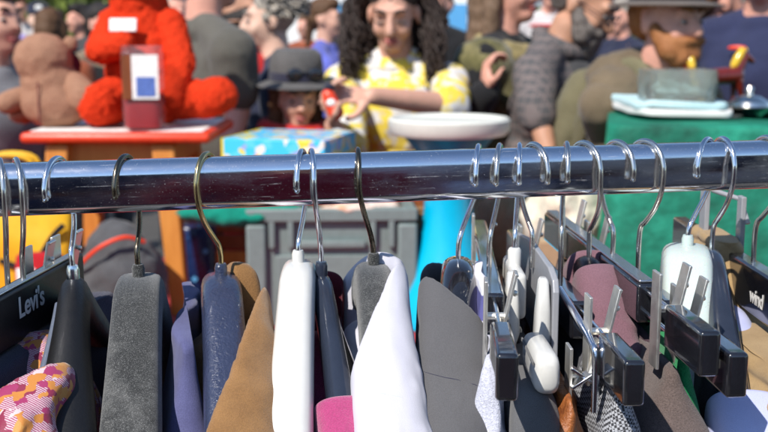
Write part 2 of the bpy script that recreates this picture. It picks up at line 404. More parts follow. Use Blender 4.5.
def blob(mb, name, mat, parent=None, vox=.012, smooth=4, disp=0, dsize=.1, loc=None):
    o = mb.build(name, mat, parent, loc=loc)
    q = o.modifiers.new('remesh', 'REMESH'); q.mode = 'VOXEL'; q.voxel_size = vox; q.use_smooth_shade = True
    if smooth:
        q = o.modifiers.new('smooth', 'SMOOTH'); q.factor = .5; q.iterations = smooth
    if disp:
        q = o.modifiers.new('folds', 'DISPLACE'); q.texture = cloud(dsize); q.strength = disp; q.texture_coords = 'LOCAL'; q.mid_level = .5
    return o
def smoothpath(pts, n=6):
    """Catmull-Rom through the points"""
    P = [Vector(p) for p in pts]; out = []
    for i in range(len(P) - 1):
        p0 = P[max(i - 1, 0)]; p1 = P[i]; p2 = P[i + 1]; p3 = P[min(i + 2, len(P) - 1)]
        for k in range(n):
            t = k / n
            out.append(.5 * ((2 * p1) + (p2 - p0) * t + (2 * p0 - 5 * p1 + 4 * p2 - p3) * t * t + (3 * p1 - p0 - 3 * p2 + p3) * t ** 3))
    out.append(P[-1]); return out
def fbm(v, o=3):
    return noise.fractal(v, 1.0, 2.0, o)
def sstep(a, b, x):
    t = max(0, min(1, (x - a) / (b - a))); return t * t * (3 - 2 * t)

# ---------------------------------------------------------------- world and sun
SUN_AZ = R(-34)      # direction the light comes from, left of straight behind the camera
SUN_EL = R(46)
sd = Vector((math.sin(SUN_AZ) * math.cos(SUN_EL), -math.cos(SUN_AZ) * math.cos(SUN_EL), math.sin(SUN_EL)))
w = bpy.data.worlds.new('World'); sc.world = w; w.use_nodes = True
nt = w.node_tree; bg = nt.nodes['Background']
sky = nt.nodes.new('ShaderNodeTexSky'); sky.sky_type = 'NISHITA'; sky.sun_disc = False
sky.sun_elevation = SUN_EL; sky.sun_rotation = math.atan2(sd.x, sd.y); sky.air_density = 1.0; sky.dust_density = .3; sky.ozone_density = 3.0
nt.links.new(sky.outputs[0], bg.inputs['Color']); bg.inputs['Strength'].default_value = .135
l = bpy.data.lights.new('sun', 'SUN'); l.energy = 4.9; l.angle = R(.53); l.color = (1, .95, .87)
lo = bpy.data.objects.new('sun', l); COL.objects.link(lo); lo.rotation_euler = sd.to_track_quat('Z', 'Y').to_euler(); lo.location = sd * 30
sc.view_settings.view_transform = 'Standard'; sc.view_settings.look = 'None'; sc.view_settings.gamma = 1; sc.view_settings.exposure = 0.3
sc.view_settings.use_curve_mapping = False
sc.cycles.max_bounces = 8; sc.cycles.transparent_max_bounces = 8; sc.cycles.caustics_reflective = False; sc.cycles.caustics_refractive = False
sc.cycles.use_denoising = True

# ---------------------------------------------------------------- ground
mb = MB(); mb.box((0, 30, -.05), (240, 240, .1))
g = mb.build('ground', M['paving'], smooth=False); g['kind'] = 'structure'

# ---------------------------------------------------------------- the rack
RA = at(20, 188.5, .72); RB = at(768, 163.5, .80)
RD = (RB - RA); RD.normalize()
RAIL_H, RAIL_W = .0355, .026
def rail_px(px):
    lo_, hi_ = -1.0, 2.0
    for _ in range(50):
        mid = (lo_ + hi_) / 2; x = proj(RA + RD * mid)[0]
        if x < px: lo_ = mid
        else: hi_ = mid
    return RA + RD * lo_
rx = Vector((RD.x, RD.y, 0)).normalized(); ryw = math.atan2(RD.y, RD.x)
rack = empty('clothes_rack', (RA.x + RD.x * .27, RA.y + RD.y * .27, 0), ryw, 'chrome clothes rack whose flat rail crosses the whole view, crowded with hangers', 'clothes rack')
mid = RA + RD * .27
slope = math.asin(RD.z)
def rail_ring(x):
    pts = []; hw, hh = RAIL_W / 2, RAIL_H / 2; rt = .0105; rb = .006
    for (sx, sz, a0, r) in ((1, 1, 0, rt), (-1, 1, 90, rt), (-1, -1, 180, rb), (1, -1, 270, rb)):
        for k in range(7):
            a = R(a0 + 15 * k)
            pts.append(Vector((x, sx * (hw - r) + r * math.cos(a), sz * (hh - r) + r * math.sin(a))))
    return pts
mb = MB(); mb.loft([rail_ring(-.66 + i * .066) for i in range(21)])
o = mb.build('rail', M['chrome'], rack, angle=60); o.location = (0, 0, mid.z); o.rotation_euler = (0, -slope, 0)
for sx in (-.67, .67):
    zt = mid.z + sx * math.sin(slope)
    mb = MB(); mb.tube([(sx, 0, .06), (sx, 0, zt + .02)], .0125, 18); mb.build('post', M['chrome'], rack)
    mb = MB(); mb.tube([(sx, -.24, .055), (sx, .24, .055)], .0125, 14); mb.tube([(sx, -.22, .0), (sx, -.22, .05)], .018, 14); mb.tube([(sx, .22, .0), (sx, .22, .05)], .018, 14)
    mb.build('foot', M['chrome'], rack)

# ---------------------------------------------------------------- hangers
def frame(px, slope_x=0):
    """hook point on top of the rail; local x across, local -y towards the camera"""
    P = rail_px(px) + Vector((0, 0, RAIL_H / 2))
    return P, math.atan(slope_x)
def hook(parent, mat, front=True, yaw=0, r=.0019, neck=-.082, dx=0, loop=.0195, tip=.0235, ball=None):
    """wire hook; front: the shank passes in front of the rail, the open tip behind it"""
    s = -1 if front else 1
    c = -.017
    pts = [(0, -s * loop, -tip), (0, -s * loop * 1.04, -.018)]
    for a in range(165, 14, -15):
        aa = R(a); pts.append((0, s * loop * math.cos(aa), c + (loop - .0007) * math.sin(aa)))
    pts += [(0, s * loop * 1.04, -.019), (0, s * loop * .98, -.034), (0, s * loop * .72, -.047), (0, s * loop * .28, -.058), (0, 0, -.066), (0, 0, neck - .004)]
    Rz = Matrix.Rotation(yaw, 3, 'Z'); zs = abs(neck) / .082
    P = smoothpath([Rz @ Vector((p[0], p[1], p[2])) for p in pts], 4)
    P = [Vector((p.x + dx * sstep(.02, .075, -p.z), p.y, p.z)) for p in P]
    zt = max(p.z for p in P); P = [p + Vector((0, 0, r + .0003 - zt)) for p in P]
    mb = MB(); mb.tube(P, r, 12); mb.ell(P[0], r * 1.25, n=1)
    return mb.build('hook', mat, parent)
def arm_z(s, drop, L): 
    a = abs(s); return -drop * (a / L) ** 1.25
def sect(c, lat, nrm, hw, hh, ex=2.8, n=22):
    out = []
    for k in range(n):
        a = 2 * PI * k / n; ca, sa = math.cos(a), math.sin(a)
        out.append(c + lat * hw * math.copysign(abs(ca) ** (2 / ex), ca) + nrm * hh * math.copysign(abs(sa) ** (2 / ex), sa))
    return out
def shoulder_body(L=.215, drop=.10, z0=-.10, w0=.012, w1=.022, h0=.020, h1=.016, fwd=0, ex=2.8, topflat=.012, N_=24, dx=0):
    """a suit-hanger body: two arms falling from the neck; returns an MB in hanger space"""
    st = []
    for i in range(-N_, N_ + 1):
        s = L * i / N_; a = abs(s) / L
        hw = w0 + (w1 - w0) * sstep(.0, .85, a); hh = h0 + (h1 - h0) * a
        if a > .9:
            q = math.sqrt(max(.02, 1 - ((a - .9) / .1) ** 2)); hw *= q; hh *= q
        z = z0 - drop * max(0, (abs(s) - topflat) / (L - topflat)) ** 1.08
        st.append((Vector((dx + fwd * a * a, -s, z)), hw, hh))
    rings = []
    for i, (c, hw, hh) in enumerate(st):
        t = (st[min(i + 1, len(st) - 1)][0] - st[max(i - 1, 0)][0]).normalized()
        lat = Vector((1, 0, 0)); nrm = lat.cross(t).normalized()
        if nrm.z < 0: nrm = -nrm
        rings.append(sect(c, lat, nrm, hw, hh, ex))
    return MB().loft(rings)
ARM = {}
def shoulder_hanger(px, label, mat, hmat, front=True, hyaw=0, slope_x=0, neck=-.082, ndx=0, collar=None, group='hangers on the rail', name='coat_hanger', **k):
    P, yw = frame(px, slope_x)
    o = empty(name, P, yw, label, 'hanger', group)
    hook(o, hmat, front, hyaw, neck=neck, dx=ndx)
    ARM[o.name] = dict(L=k.get('L', .215), drop=k.get('drop', .1), topflat=k.get('topflat', .012), ztop=neck - .001 - k.get('h0', .02) * .85, h=k.get('h0', .02), dx=ndx)
    b = shoulder_body(dx=ndx, z0=neck - .001 - k.get('h0', .02) * .85, **k)
    body = b.build('body', mat, o, angle=75)
    if collar:
        mb = MB(); mb.lathe([(.0042, -.006), (.0045, .006), (.0036, .009)], (ndx, 0, neck + .001), 16); mb.build('neck_collar', collar, o)
    return o
def drape(o, name, label, cat, mat, clear=.005, s_near=.05, s_far=.05, w=.05, w_far=None, skirt=.55, dip=.07, sleeve=.22, fold=.006, dx=0, seed=0, group=None, sway=0, solid=.0016, halves='both', ruck=1.0, skew=0, seam=None, edge=.012, crease=.0022, blunt=.12, Lg=None, lift=0, ex=2.5):
    """a garment over a hanger: inverted-U sections lying on the arms, turning down into sleeves at the ends"""
    A = ARM[o.name]; L = A['L'] - .008 if Lg is None else Lg
    ct = 1 / math.cos(math.atan(A['drop'] * 1.06 / (A['L'] - A['topflat'])))
    path = []
    NS = 84
    def zarm(s): return A['ztop'] + A['h'] * (1 + (ct - 1) * sstep(0, .03, abs(s))) + clear + lift - A['drop'] * max(0, (abs(s) - A['topflat']) / (A['L'] - A['topflat'])) ** 1.08
    smin = -L if halves in ('both', 'far') else -s_far
    smax = L if halves in ('both', 'near') else s_near
    rs = .03
    if halves != 'near':
        for i in range(10, 0, -1):
            path.append((-L - rs * .7, zarm(-L) - rs - sleeve * i / 10, None))
    for i in range(NS + 1):
        s = smin + (smax - smin) * i / NS
        z = zarm(s)
        if s >= 0: d = 1 - sstep(s_near * .6, s_near, s)
        else: d = 1 - sstep(s_far * .6, s_far, -s)
        path.append((s, z, d))
    if halves != 'far':
        for i in range(1, 11):
            path.append((L + rs * .7, zarm(L) - rs - sleeve * i / 10, None))
    pts = [Vector((0, -s, z)) for s, z, d in path]
    rings = []; segs = []
    m_ = 30
    for i, c in enumerate(pts):
        t = (pts[min(i + 1, len(pts) - 1)] - pts[max(i - 1, 0)]).normalized()
        d = path[i][2]
        lat = Vector((1, 0, 0)); nrm = lat.cross(t).normalized()
        if abs(t.z) < .75 and nrm.z < 0: nrm = -nrm
        if path[i][2] is None: nrm = Vector((0, 1 if path[i][0] < 0 else -1, 0))
        ww = w if w_far is None else w + (w_far - w) * sstep(.03, -.03, path[i][0])
        hw = ww / 2; ring = []
        sk = skirt if path[i][2] is not None else .05
        cols = []
        for k in range(10):
            u = 1 - k / 10; cols.append((-hw * (1 + .25 * u), -hw * .8 - sk * u * u))
        for k in range(m_ + 1):
            a = PI - PI * k / m_; ca, sa = math.cos(a), math.sin(a)
            cols.append((hw * math.copysign(abs(ca) ** (2 / ex), ca), -hw * .8 + hw * .8 * abs(sa) ** (2 / ex)))
        for k in range(1, 11):
            u = k / 10; cols.append((hw * (1 + .25 * u), -hw * .8 - sk * u * u))
        vert = Vector((0, 0, 1))
        for (x, y) in cols:
            dn = nrm if y > -hw * 1.6 else (vert if path[i][2] is not None else nrm)
            q = c + lat * (x + dx) + dn * y
            if d is not None:
                s_ = path[i][0]; xx = max(-1.2, min(1.2, x / hw)); xx = max(-1, min(1, (xx * (1 if skew >= 0 else -1) + blunt) / (1 - blunt))) * (1 if skew >= 0 else -1)
                if s_ >= 0: dd = 1 - sstep(s_near - skew * xx - edge, s_near - skew * xx, s_)
                else: dd = 1 - sstep(s_far - skew * xx - edge, s_far - skew * xx, -s_)
                q = q - vert * dip * dd * (1 if y > -.06 else max(0, 1 + (y + .06) / .06))
            f = fbm(Vector((q.y * 9 + seed, q.z * 14, x * 10 + seed * 2)), 3) * fold * ruck
            f2 = math.sin(q.y * 60 + seed + 3 * fbm(Vector((q.z * 6, seed, 0)))) * fold * .5 * sstep(.02, .2, -y)
            w1_ = fbm(Vector((q.y * 11 + q.z * 17 + seed, x * 30 + q.z * 6, seed * 1.7)), 2); w2_ = fbm(Vector((q.y * 30 - q.z * 22, x * 45, seed + 4)), 2)
            fe = 1 if d is None else sstep(.0, .04, abs((path[i][0] - (s_near - skew * xx)) if path[i][0] >= 0 else (-path[i][0] - (s_far - skew * xx))))
            f *= .25 + .75 * fe
            f += fe * crease * (max(0, 1 - abs(w1_) * 5) ** 2 - .35 + .5 * max(0, 1 - abs(w2_) * 5) ** 2)
            ring.append(q + lat * (f * .8 + f2 + sway * (-y)) + nrm * (f * .6 if ruck > 1 else abs(f) * .6))
        rings.append(ring)
    mb = MB().loft(rings, cap=False, closed=False)
    g = mb.build(name, mat, None, sub=1, solid=solid)
    g.matrix_world = Matrix.Translation(o.location) @ Matrix.Rotation(o.rotation_euler.z, 4, 'Z')
    tag(g, label, cat, group)
    if seam:
        s0, bend = seam; P = []
        nc = len(rings[0])
        for kcol in range(nc // 2 - 19, nc // 2 + 20):
            u_ = (kcol - nc / 2) / 19; tgt = s0 + bend * (1 - u_ * u_) + .012 * u_
            ii = max(i for i in range(len(path) - 1) if path[i][2] is not None and path[i][0] <= tgt)
            fr_ = (tgt - path[ii][0]) / max(1e-6, path[ii + 1][0] - path[ii][0])
            P.append(rings[ii][kcol].lerp(rings[ii + 1][kcol], max(0, min(1, fr_))) + Vector((0, -.0002, .0002)))
        so = MB().tube(smoothpath(P, 2), .0006, 6).build('seam', M['lavender'] if label.startswith('crisp') else M['navycloth'], g)  # white shirt's seam in lavender puts the groove's shade into the colour
    return g, pts
def hung(o, name, label, cat, mat, s0, s1, ztop, zbot, thick=.03, dx=0, pinch=None, grow=.05, fold=.004, seed=0, group=None, quilt=0, top_th=.006, nz=34, lean=0, crumple=0, freq=1):
    """cloth hanging from clips: a closed, folded slab that is pinched thin at the top"""
    rings = []
    pin = pinch if pinch is not None else .03
    for i in range(nz + 1):
        f = i / nz; z = ztop + (zbot - ztop) * f ** 1.4; d = ztop - z
        th = top_th + (thick - top_th) * sstep(0, grow, d)
        e = pin * (1 - sstep(0, grow * 1.6, d))
        a, b = s0 + e, s1 - e
        ring = []
        n = 16
        def pt(s, x):
            q = Vector((dx + x + lean * d, -s, z))
            fx = fbm(Vector((s * 16 * freq + seed, z * 7 * freq, seed * 3.1)), 3) * fold
            fy = fbm(Vector((x * 40, z * 12 * freq, seed + 9)), 3) * fold * .8
            if quilt: fx += math.copysign(1, x) * quilt * (abs(math.sin(d * PI / .0115 + 1.2 * fbm(Vector((s * 20, z * 9, seed))))) - .5)
            if crumple:
                fx += fbm(Vector((s * 60 + seed, z * 45, x * 60)), 4) * crumple; fy += fbm(Vector((x * 70, z * 55 + seed, s * 50)), 4) * crumple
            return q + Vector((fx, fy, 0))
        rr_ = min(th / 2, .012)
        for k in range(n + 1): ring.append(pt(a + rr_ + (b - a - 2 * rr_) * k / n, -th / 2))
        for k in range(1, 6):
            an = -PI / 2 + PI * k / 6; ring.append(pt(b - rr_ + rr_ * math.cos(an), th / 2 * math.sin(an)))
        for k in range(n, -1, -1): ring.append(pt(a + rr_ + (b - a - 2 * rr_) * k / n, th / 2))
        for k in range(1, 6):
            an = PI / 2 + PI * k / 6; ring.append(pt(a + rr_ + rr_ * math.cos(an), th / 2 * math.sin(an)))
        rings.append(ring)
    mb = MB().loft(rings)
    g = mb.build(name, mat, None, sub=1)
    g.matrix_world = Matrix.Translation(o.location) @ Matrix.Rotation(o.rotation_euler.z, 4, 'Z')
    tag(g, label, cat, group)
    return g
def clip(parent, s, ztop, flip=1, mat=None, tall=.058, up=.018, lever=True, tilt=0, dx=0, gap=.0075, wdt=.015):
    """a sprung metal trouser clip that rides on the two rods: front plate, back plate with lever, rivet"""
    mat = mat or M['clip']
    mb = MB(); mb.box((dx - flip * gap, -s, ztop + up - tall / 2), (.0022, wdt, tall), Matrix.Rotation(R(tilt), 3, 'Y'))
    o = mb.build('clip', mat, parent, bevel=.0006, smooth=False)
    mb = MB(); mb.box((dx + flip * gap, -s, ztop + up * 1.25 - tall * .3), (.0018, wdt * .92, tall * .62), Matrix.Rotation(R(12 * flip), 3, 'Y'))
    mb.tube([(dx + flip * (gap + .004), -s - wdt * .4, ztop + up * 1.2), (dx + flip * (gap + .004), -s + wdt * .4, ztop + up * 1.2)], .0013, 8)
    if lever: 
        mb.tube([(dx - flip * gap, -s, ztop - .006), (dx + flip * gap, -s, ztop - .006)], .0025, 10)
        mb.ell((dx + flip * (gap + .0035), -s, ztop + up * .5), .0024, n=1)
    mb.build('clip_lever', mat, o, bevel=.0004)
    return o
def clip_hanger(px, label, front=True, hyaw=0, slope_x=0, bar=-.097, ndx=0, hh=.027, th=.0125, s_end=.19, s_slot=(.062, .128), hmat=None, mat=None, cl_s=.1, ctop=None, top=None, name='trouser_hanger', clips=True, flip=1, tall=.058, far=.205, cl_far=.13):
    P, yw = frame(px, slope_x)
    o = empty(name, P, yw, label, 'hanger', 'hangers on the rail')
    mat = mat or M['black']; hmat = hmat or M['steel']
    hook(o, hmat, front, hyaw, neck=bar + .002, dx=ndx)
    zc = bar - hh / 2
    mb = MB(); mb.box((ndx, (far - s_slot[0]) / 2, zc), (th * 1.08, s_slot[0] + far, hh)); mb.build('bar', mat, o, bevel=.0024)
    if clips: clip(o, -cl_far, bar, flip, dx=ndx, tall=tall)
    for s in (1,):
        mb = MB(); mb.box((ndx, -s * (s_end + s_slot[1]) / 2, zc), (th, s_end - s_slot[1], hh)); mb.build('end_block', mat, o, bevel=.0024)
        mb = MB()
        for dz in (.3, -.25):
            mb.tube([(ndx, -s * (s_slot[0] - .003), zc + hh * dz), (ndx, -s * (s_slot[1] + .003), zc + hh * dz)], .0017, 10)
        mb.build('rod', M['steel'], o)
        if clips: clip(o, s * cl_s, bar, flip, dx=ndx, tall=tall)
    if top:
        mb = MB(); mb.box((ndx, (far - s_slot[0]) / 2, bar + .0012), (th * .8, s_slot[0] + far - .005, .002)); mb.build('top_strip', top, o, bevel=.0008)
    return o
def text_on(parent, s, size, mat, loc, rot, name='lettering'):
    cu = bpy.data.curves.new(name, 'FONT'); cu.body = s; cu.size = size; cu.extrude = .0001; cu.offset = size * .018; cu.align_x = 'LEFT'; cu.space_character = .95
    t = bpy.data.objects.new(name, cu); COL.objects.link(t)
    me = bpy.data.meshes.new_from_object(t.evaluated_get(bpy.context.evaluated_depsgraph_get())); COL.objects.unlink(t); bpy.data.objects.remove(t)
    o = bpy.data.objects.new(name, me); COL.objects.link(o); me.materials.clear(); me.materials.append(mat); o.parent = parent; o.location = loc; o.rotation_euler = rot
    return o
# ======================================================================= FOREGROUND: hangers and clothes, from the first to the last on the rail
HG = 'hangers on the rail'; GG = 'clothes hanging on the rail'
# -- black trouser hangers at the near end, one with lettering
h = clip_hanger(2, 'nickel hooked black trouser hanger outermost beside the lettered one', True, .5, -.10, far=.07, cl_far=.05, mat=M['blacksatin'], bar=-.086, hh=.034, th=.01, hmat=M['nickel'])
hung(h, 'dark_jeans', 'dark denim jeans hanging outermost, next to the lettered black hanger', 'jeans', M['jeans'], -.17, .17, -.122, -.75, .03, seed=3, group=GG)
h = clip_hanger(18, 'wide black trouser hanger with pale brand lettering on its side', True, .55, -.10, far=.10, cl_far=.075, bar=-.083, hh=.038, th=.008, hmat=M['nickel'], mat=M['blacksatin'], s_slot=(.115, .15), s_end=.2, cl_s=.133, top=M['nickel'], name='lettered_hanger')
text_on(h, "Levi's", .0205, M['tag'], (.0050, -.021, -.1035), (PI / 2, 0, PI / 2))
hung(h, 'navy_jeans', 'navy denim jeans clipped under the lettered black hanger', 'jeans', M['jeans'], -.175, .175, -.122, -.80, .04, dx=.004, seed=5, group=GG, grow=.03, top_th=.02, fold=.006)
# -- black arched coat hanger with printed garment
h = shoulder_hanger(58, 'black arched coat hanger with pale glossy rim, in a printed shirt', M['blackmatt'], M['steel'], False, -.35, .2, neck=-.083, ndx=.007, collar=M['steel'], L=.21, drop=.12, w0=.011, w1=.025, h0=.02, h1=.018, topflat=.004, ex=2.2)
mb = MB()
for sx in (-1,):
    P = []
    for i in range(16):
        s = .006 + .17 * i / 15; a = s / .21
        hw = .011 + .018 * sstep(0, .85, a)
        P.append((.007 + sx * hw * .96, -s, -.100 - .12 * ((s - .004) / .206) ** 1.08 + .002))
    mb.tube(P, [.0022 + .0035 * i / 15 for i in range(16)], 10)
mb.build('rim', M['greyedge'], h)
g, _ = drape(h, 'printed_shirt', 'orange, maroon and white printed silk shirt slipping off the black arched hanger', 'shirt', M['print'], s_near=.100, s_far=.13, w=.052, dip=.05, fold=.015, seed=2, group=GG, dx=-.014, crease=.006, ruck=1.7, lift=.008, skew=.012)
# -- grey flocked hanger
h = shoulder_hanger(126, 'wide grey flocked coat hanger with worn pale nap and dark wire hook', M['velvet'], M['bronze'], False, -.3, .15, neck=-.084, ndx=.006, collar=M['velvet'], L=.215, drop=.155, w0=.0165, w1=.0205, h0=.016, h1=.020, topflat=.012, ex=4)
hung(h, 'violet_shirt', 'violet blue cotton shirt hanging between the grey flocked and navy hangers', 'shirt', M['purple'], -.16, .125, -.110, -.75, .040, dx=.038, seed=8, group=GG, fold=.010, grow=.10, top_th=.008, pinch=.05, freq=1.6)
# -- navy plastic hanger with suede jacket
h = shoulder_hanger(207, 'navy plastic coat hanger with pebbled shine and brass hook', M['navyplastic'], M['brass'], True, -.38, .18, neck=-.086, ndx=.008, collar=M['navyplastic'], L=.215, drop=.135, w0=.0145, w1=.0165, h0=.018, h1=.018, topflat=.012, ex=3.4)
g, pts = drape(h, 'suede_jacket', 'tan suede jacket draped over the navy plastic hanger', 'jacket', M['suede'], s_near=.090, s_far=.03, w=.062, blunt=.06, w_far=.046, dip=.05, fold=.005, seed=4, dx=.010, skew=.072, sleeve=.3, group=GG)
# -- white plastic
h = shoulder_hanger(302, 'glossy white plastic coat hanger without clothes on its near arm', M['whiteplastic'], M['steel'], False, -.12, .02, neck=-.079, ndx=-.0035, collar=M['whiteplastic'], L=.215, drop=.15, w0=.0128, w1=.0165, h0=.017, h1=.017, topflat=.014, ex=3.2)
drape(h, 'maroon_top', 'dark maroon top in the shade behind the glossy white hanger', 'top', M['maroon'], s_near=-.05, s_far=.06, w=.03, dip=.04, fold=.008, seed=6, dx=.012, halves='far', group=GG)
# -- slim navy
h = shoulder_hanger(312, 'slim navy gloss hanger with magenta fleece at its near tip', M['navygloss'], M['steel'], True, -.05, .19, neck=-.088, ndx=.006, collar=M['navygloss'], L=.2, drop=.13, w0=.0075, w1=.0105, h0=.012, h1=.017, topflat=.006, ex=2.5)
mb = MB()
rings = []
for i in range(18):   # flared moulded side flange
    u = i / 17; s = .004 + .19 * u; z = -.098 - .13 * (s / .2) ** 1.08
    wd = .022 * math.sin(min(1, u * 1.15) * PI * .55) ** .8
    rings.append([Vector((.006 + .004, -s, z + .004)), Vector((.010 + wd, -s + .006, z - .004)), Vector((.009 + wd, -s + .008, z - .012)), Vector((.008, -s, z - .022))])
mb.loft(rings); mb.build('flange', M['black'], h, sub=1)
g, _ = drape(h, 'magenta_fleece', 'magenta fleece top low on the slim navy hanger', 'top', M['magenta'], s_near=.103, s_far=.1, w=.038, dip=.05, fold=.004, seed=7, dx=.007, group=GG)
# -- flocked with white shirt
h = shoulder_hanger(358, 'charcoal flocked coat hanger with dark bronze hook, inside a white shirt', M['velvet'], M['bronze'], True, -.03, .09, neck=-.083, ndx=.011, collar=M['velvet'], L=.21, drop=.12, w0=.0138, w1=.0155, h0=.017, h1=.018, topflat=.012, ex=3.4)
g, _ = drape(h, 'white_shirt', 'crisp white cotton shirt on the charcoal flocked hanger', 'shirt', M['whitecotton'], s_near=.052, s_far=.02, w=.045, blunt=.14, dip=.05, fold=.0035, seed=12, dx=.012, sleeve=.35, group=GG, skew=.045, seam=(.112, .012))
# -- black gloss with grey blazer
h = shoulder_hanger(478, 'glossy black rounded coat hanger inside a charcoal blazer', M['black'], M['steel'], False, -.1, -.06, neck=-.083, ndx=-.0135, L=.21, drop=.13, w0=.0135, w1=.0165, h0=.017, h1=.02, topflat=.012, ex=2.6)
g, pts = drape(h, 'charcoal_blazer', 'smooth charcoal wool blazer over the glossy black rounded hanger', 'blazer', M['greywool'], s_near=.050, s_far=.06, w=.049, dip=.05, fold=.003, seed=21, dx=-.0175, sleeve=.4, group=GG, skew=-.020, seam=(.096, .018))
# -- first of the black clip hangers
h = clip_hanger(499, 'black trouser hanger between the charcoal blazer and the white peg hanger', False, -.15, -.05, bar=-.089, ndx=-.006, ctop=None, s_end=.213, s_slot=(.078, .145), hmat=M['nickel'], cl_s=.112)
hung(h, 'melange_top', 'pale grey melange knit bunched under the first black clip', 'top', M['melange'], .02, .165, -.118, -.55, .036, dx=-.010, seed=31, group=GG, fold=.006, crumple=.004, grow=.09, lean=-.02)
hung(h, 'striped_scarf', 'navy and white striped cotton hanging beside the charcoal blazer', 'scarf', M['stripe'], -.05, .085, -.088, -.5, .012, dx=-.014, seed=33, group=GG, fold=.004, pinch=.02)
# -- white plastic hanger with pegs
P0, yw = frame(519, .0)
h = empty('peg_hanger', P0, yw, 'white plastic hanger with two tall tapered pegs', 'hanger', HG)
hook(h, M['steel'], False, -.12, neck=-.078, dx=-.002)
mb = MB(); mb.lathe([(.0048, -.012), (.005, .004), (.0038, .006)], (-.002, 0, -.08), 16); mb.build('neck_collar', M['whiteplastic'], h, bevel=.0006)
mb = MB(); mb.box((-.002, 0, -.103), (.010, .07, .034)); mb.build('body', M['whiteplastic'], h, bevel=.004)
for (x, s, t) in ((-.009, .045, 0), (.010, .064, 0)):
    mb = MB()
    rings = []
    for (z, hx, hy) in ((-.082, .0022, .005), (-.084, .0034, .007), (-.105, .0052, .0085), (-.125, .006, .0085), (-.133, .0035, .008), (-.15, .0022, .0075), (-.162, .0012, .007)):
        rings.append(sect(Vector((x, -s, z)), Vector((1, 0, 0)), Vector((0, 1, 0)), hx, hy, 3.4, 18))
    mb.loft(rings); pg = mb.build('peg', M['whiteplastic'], h, angle=60)
    ringp = [(x + .0065 * math.cos(R(a)), -s - .003, -.124 + .005 * math.sin(R(a))) for a in range(-10, 200, 15)]
    MB().tube(ringp, .0009, 8).build('spring', M['clip'], pg)
mb = MB()
rings = []
for (s, q) in ((.075, .5), (.078, .8), (.084, 1), (.13, 1.08), (.137, .95), (.140, .6)):
    rings.append(sect(Vector((.002 + .02 * (s - .08), -s, -.127)), Vector((1, 0, 0)), Vector((0, 0, 1)), .0078 * q, .0125 * q, 3.2, 22))
mb.loft(rings); cl = mb.build('end_cap', M['whiteplastic'], h, angle=70)
mb = MB(); mb.box((-.0058, -.108, -.120), (.001, .055, .002)); mb.build('groove', M['trousergrey'], cl)
hung(h, 'grey_trousers', 'dark grey wool trousers folded under the white peg hanger', 'trousers', M['trousergrey'], -.1, .150, -.137, -.8, .034, dx=-.003, seed=41, group=GG, fold=.0035, grow=.02, top_th=.018, pinch=.012)
# -- pale translucent hanger with chrome rod
P0, yw = frame(534, .03)
h = empty('translucent_hanger', P0, yw, 'pale translucent plastic plate hanger with bent steel rod', 'hanger', HG)
hook(h, M['nickel'], False, .35, neck=-.086, dx=0)
mb = MB(); bm_pts = [(-.11, -.083), (-.03, -.074), (.055, -.077), (.072, -.082), (.076, -.09), (.076, -.150), (-.11, -.13)]
rings = [[Vector((.004 + x, -s, z)) for s, z in bm_pts] for x in (-.0022, .0022)]
mb.loft(rings); mb.build('plate', M['palegrey'], h, bevel=.001, smooth=False)
mb = MB(); mb.tube(smoothpath([(.012, -.05, -.094), (.013, -.10, -.100), (.016, -.132, -.108), (.017, -.140, -.116), (.017, -.141, -.150)], 5), .0024, 12); mb.build('rod', M['steel'], h)
c_ = clip(h, .118, -.128, 1, dx=.012, tall=.034, up=.014, gap=.007)
mb = MB(); mb.box((.014, -.122, -.133), (.022, .012, .002), Matrix.Rotation(R(35), 3, 'Y')); mb.box((.014, -.124, -.133), (.022, .012, .002), Matrix.Rotation(R(-35), 3, 'Y')); mb.build('spring_plate', M['steel'], c_, bevel=.0005)
hung(h, 'leather_garment', 'crumpled glossy orange leather hanging beside the dark grey trousers', 'leather garment', M['leather'], .04, .168, -.142, -.6, .036, dx=.003, seed=47, group=GG, fold=.006, crumple=.007, grow=.05, top_th=.008)
# -- black clip hanger, nearest the mesh cloth
h = clip_hanger(566, 'black trouser hanger whose large near block hides grey mesh cloth', False, -.15, .05, bar=-.1, ndx=-.002, s_end=.2, s_slot=(.066, .14), cl_s=.118, hmat=M['nickel'])
hung(h, 'mesh_garment', 'grey mesh sports garment clipped beside orange leather', 'sportswear', M['mesh'], .05, .165, -.135, -.185, .026, dx=.006, seed=51, group=GG, fold=.002, grow=.03, top_th=.01, pinch=.012)
hung(h, 'white_shorts', 'white and dark shorts below the grey mesh cloth', 'shorts', M['whitetowel'], .03, .165, -.182, -.55, .026, dx=.006, seed=52, group=GG, fold=.003, grow=.01, top_th=.022, pinch=.0)
# -- clear hanger with mauve jumper
h = shoulder_hanger(584, 'clear plastic coat hanger inside a mauve jumper', M['clear'], M['nickel'], True, .42, .02, neck=-.085, ndx=.006, L=.125, drop=.10, w0=.010, w1=.012, h0=.016, h1=.014, topflat=.008, ex=2.6)
drape(h, 'mauve_jumper', 'soft mauve knitted jumper on the clear plastic hanger', 'jumper', M['mauve'], s_near=.022, s_far=.02, w=.031, dip=.022, fold=.011, seed=61, dx=.009, sleeve=.3, group=GG, ruck=1.3, Lg=.088)
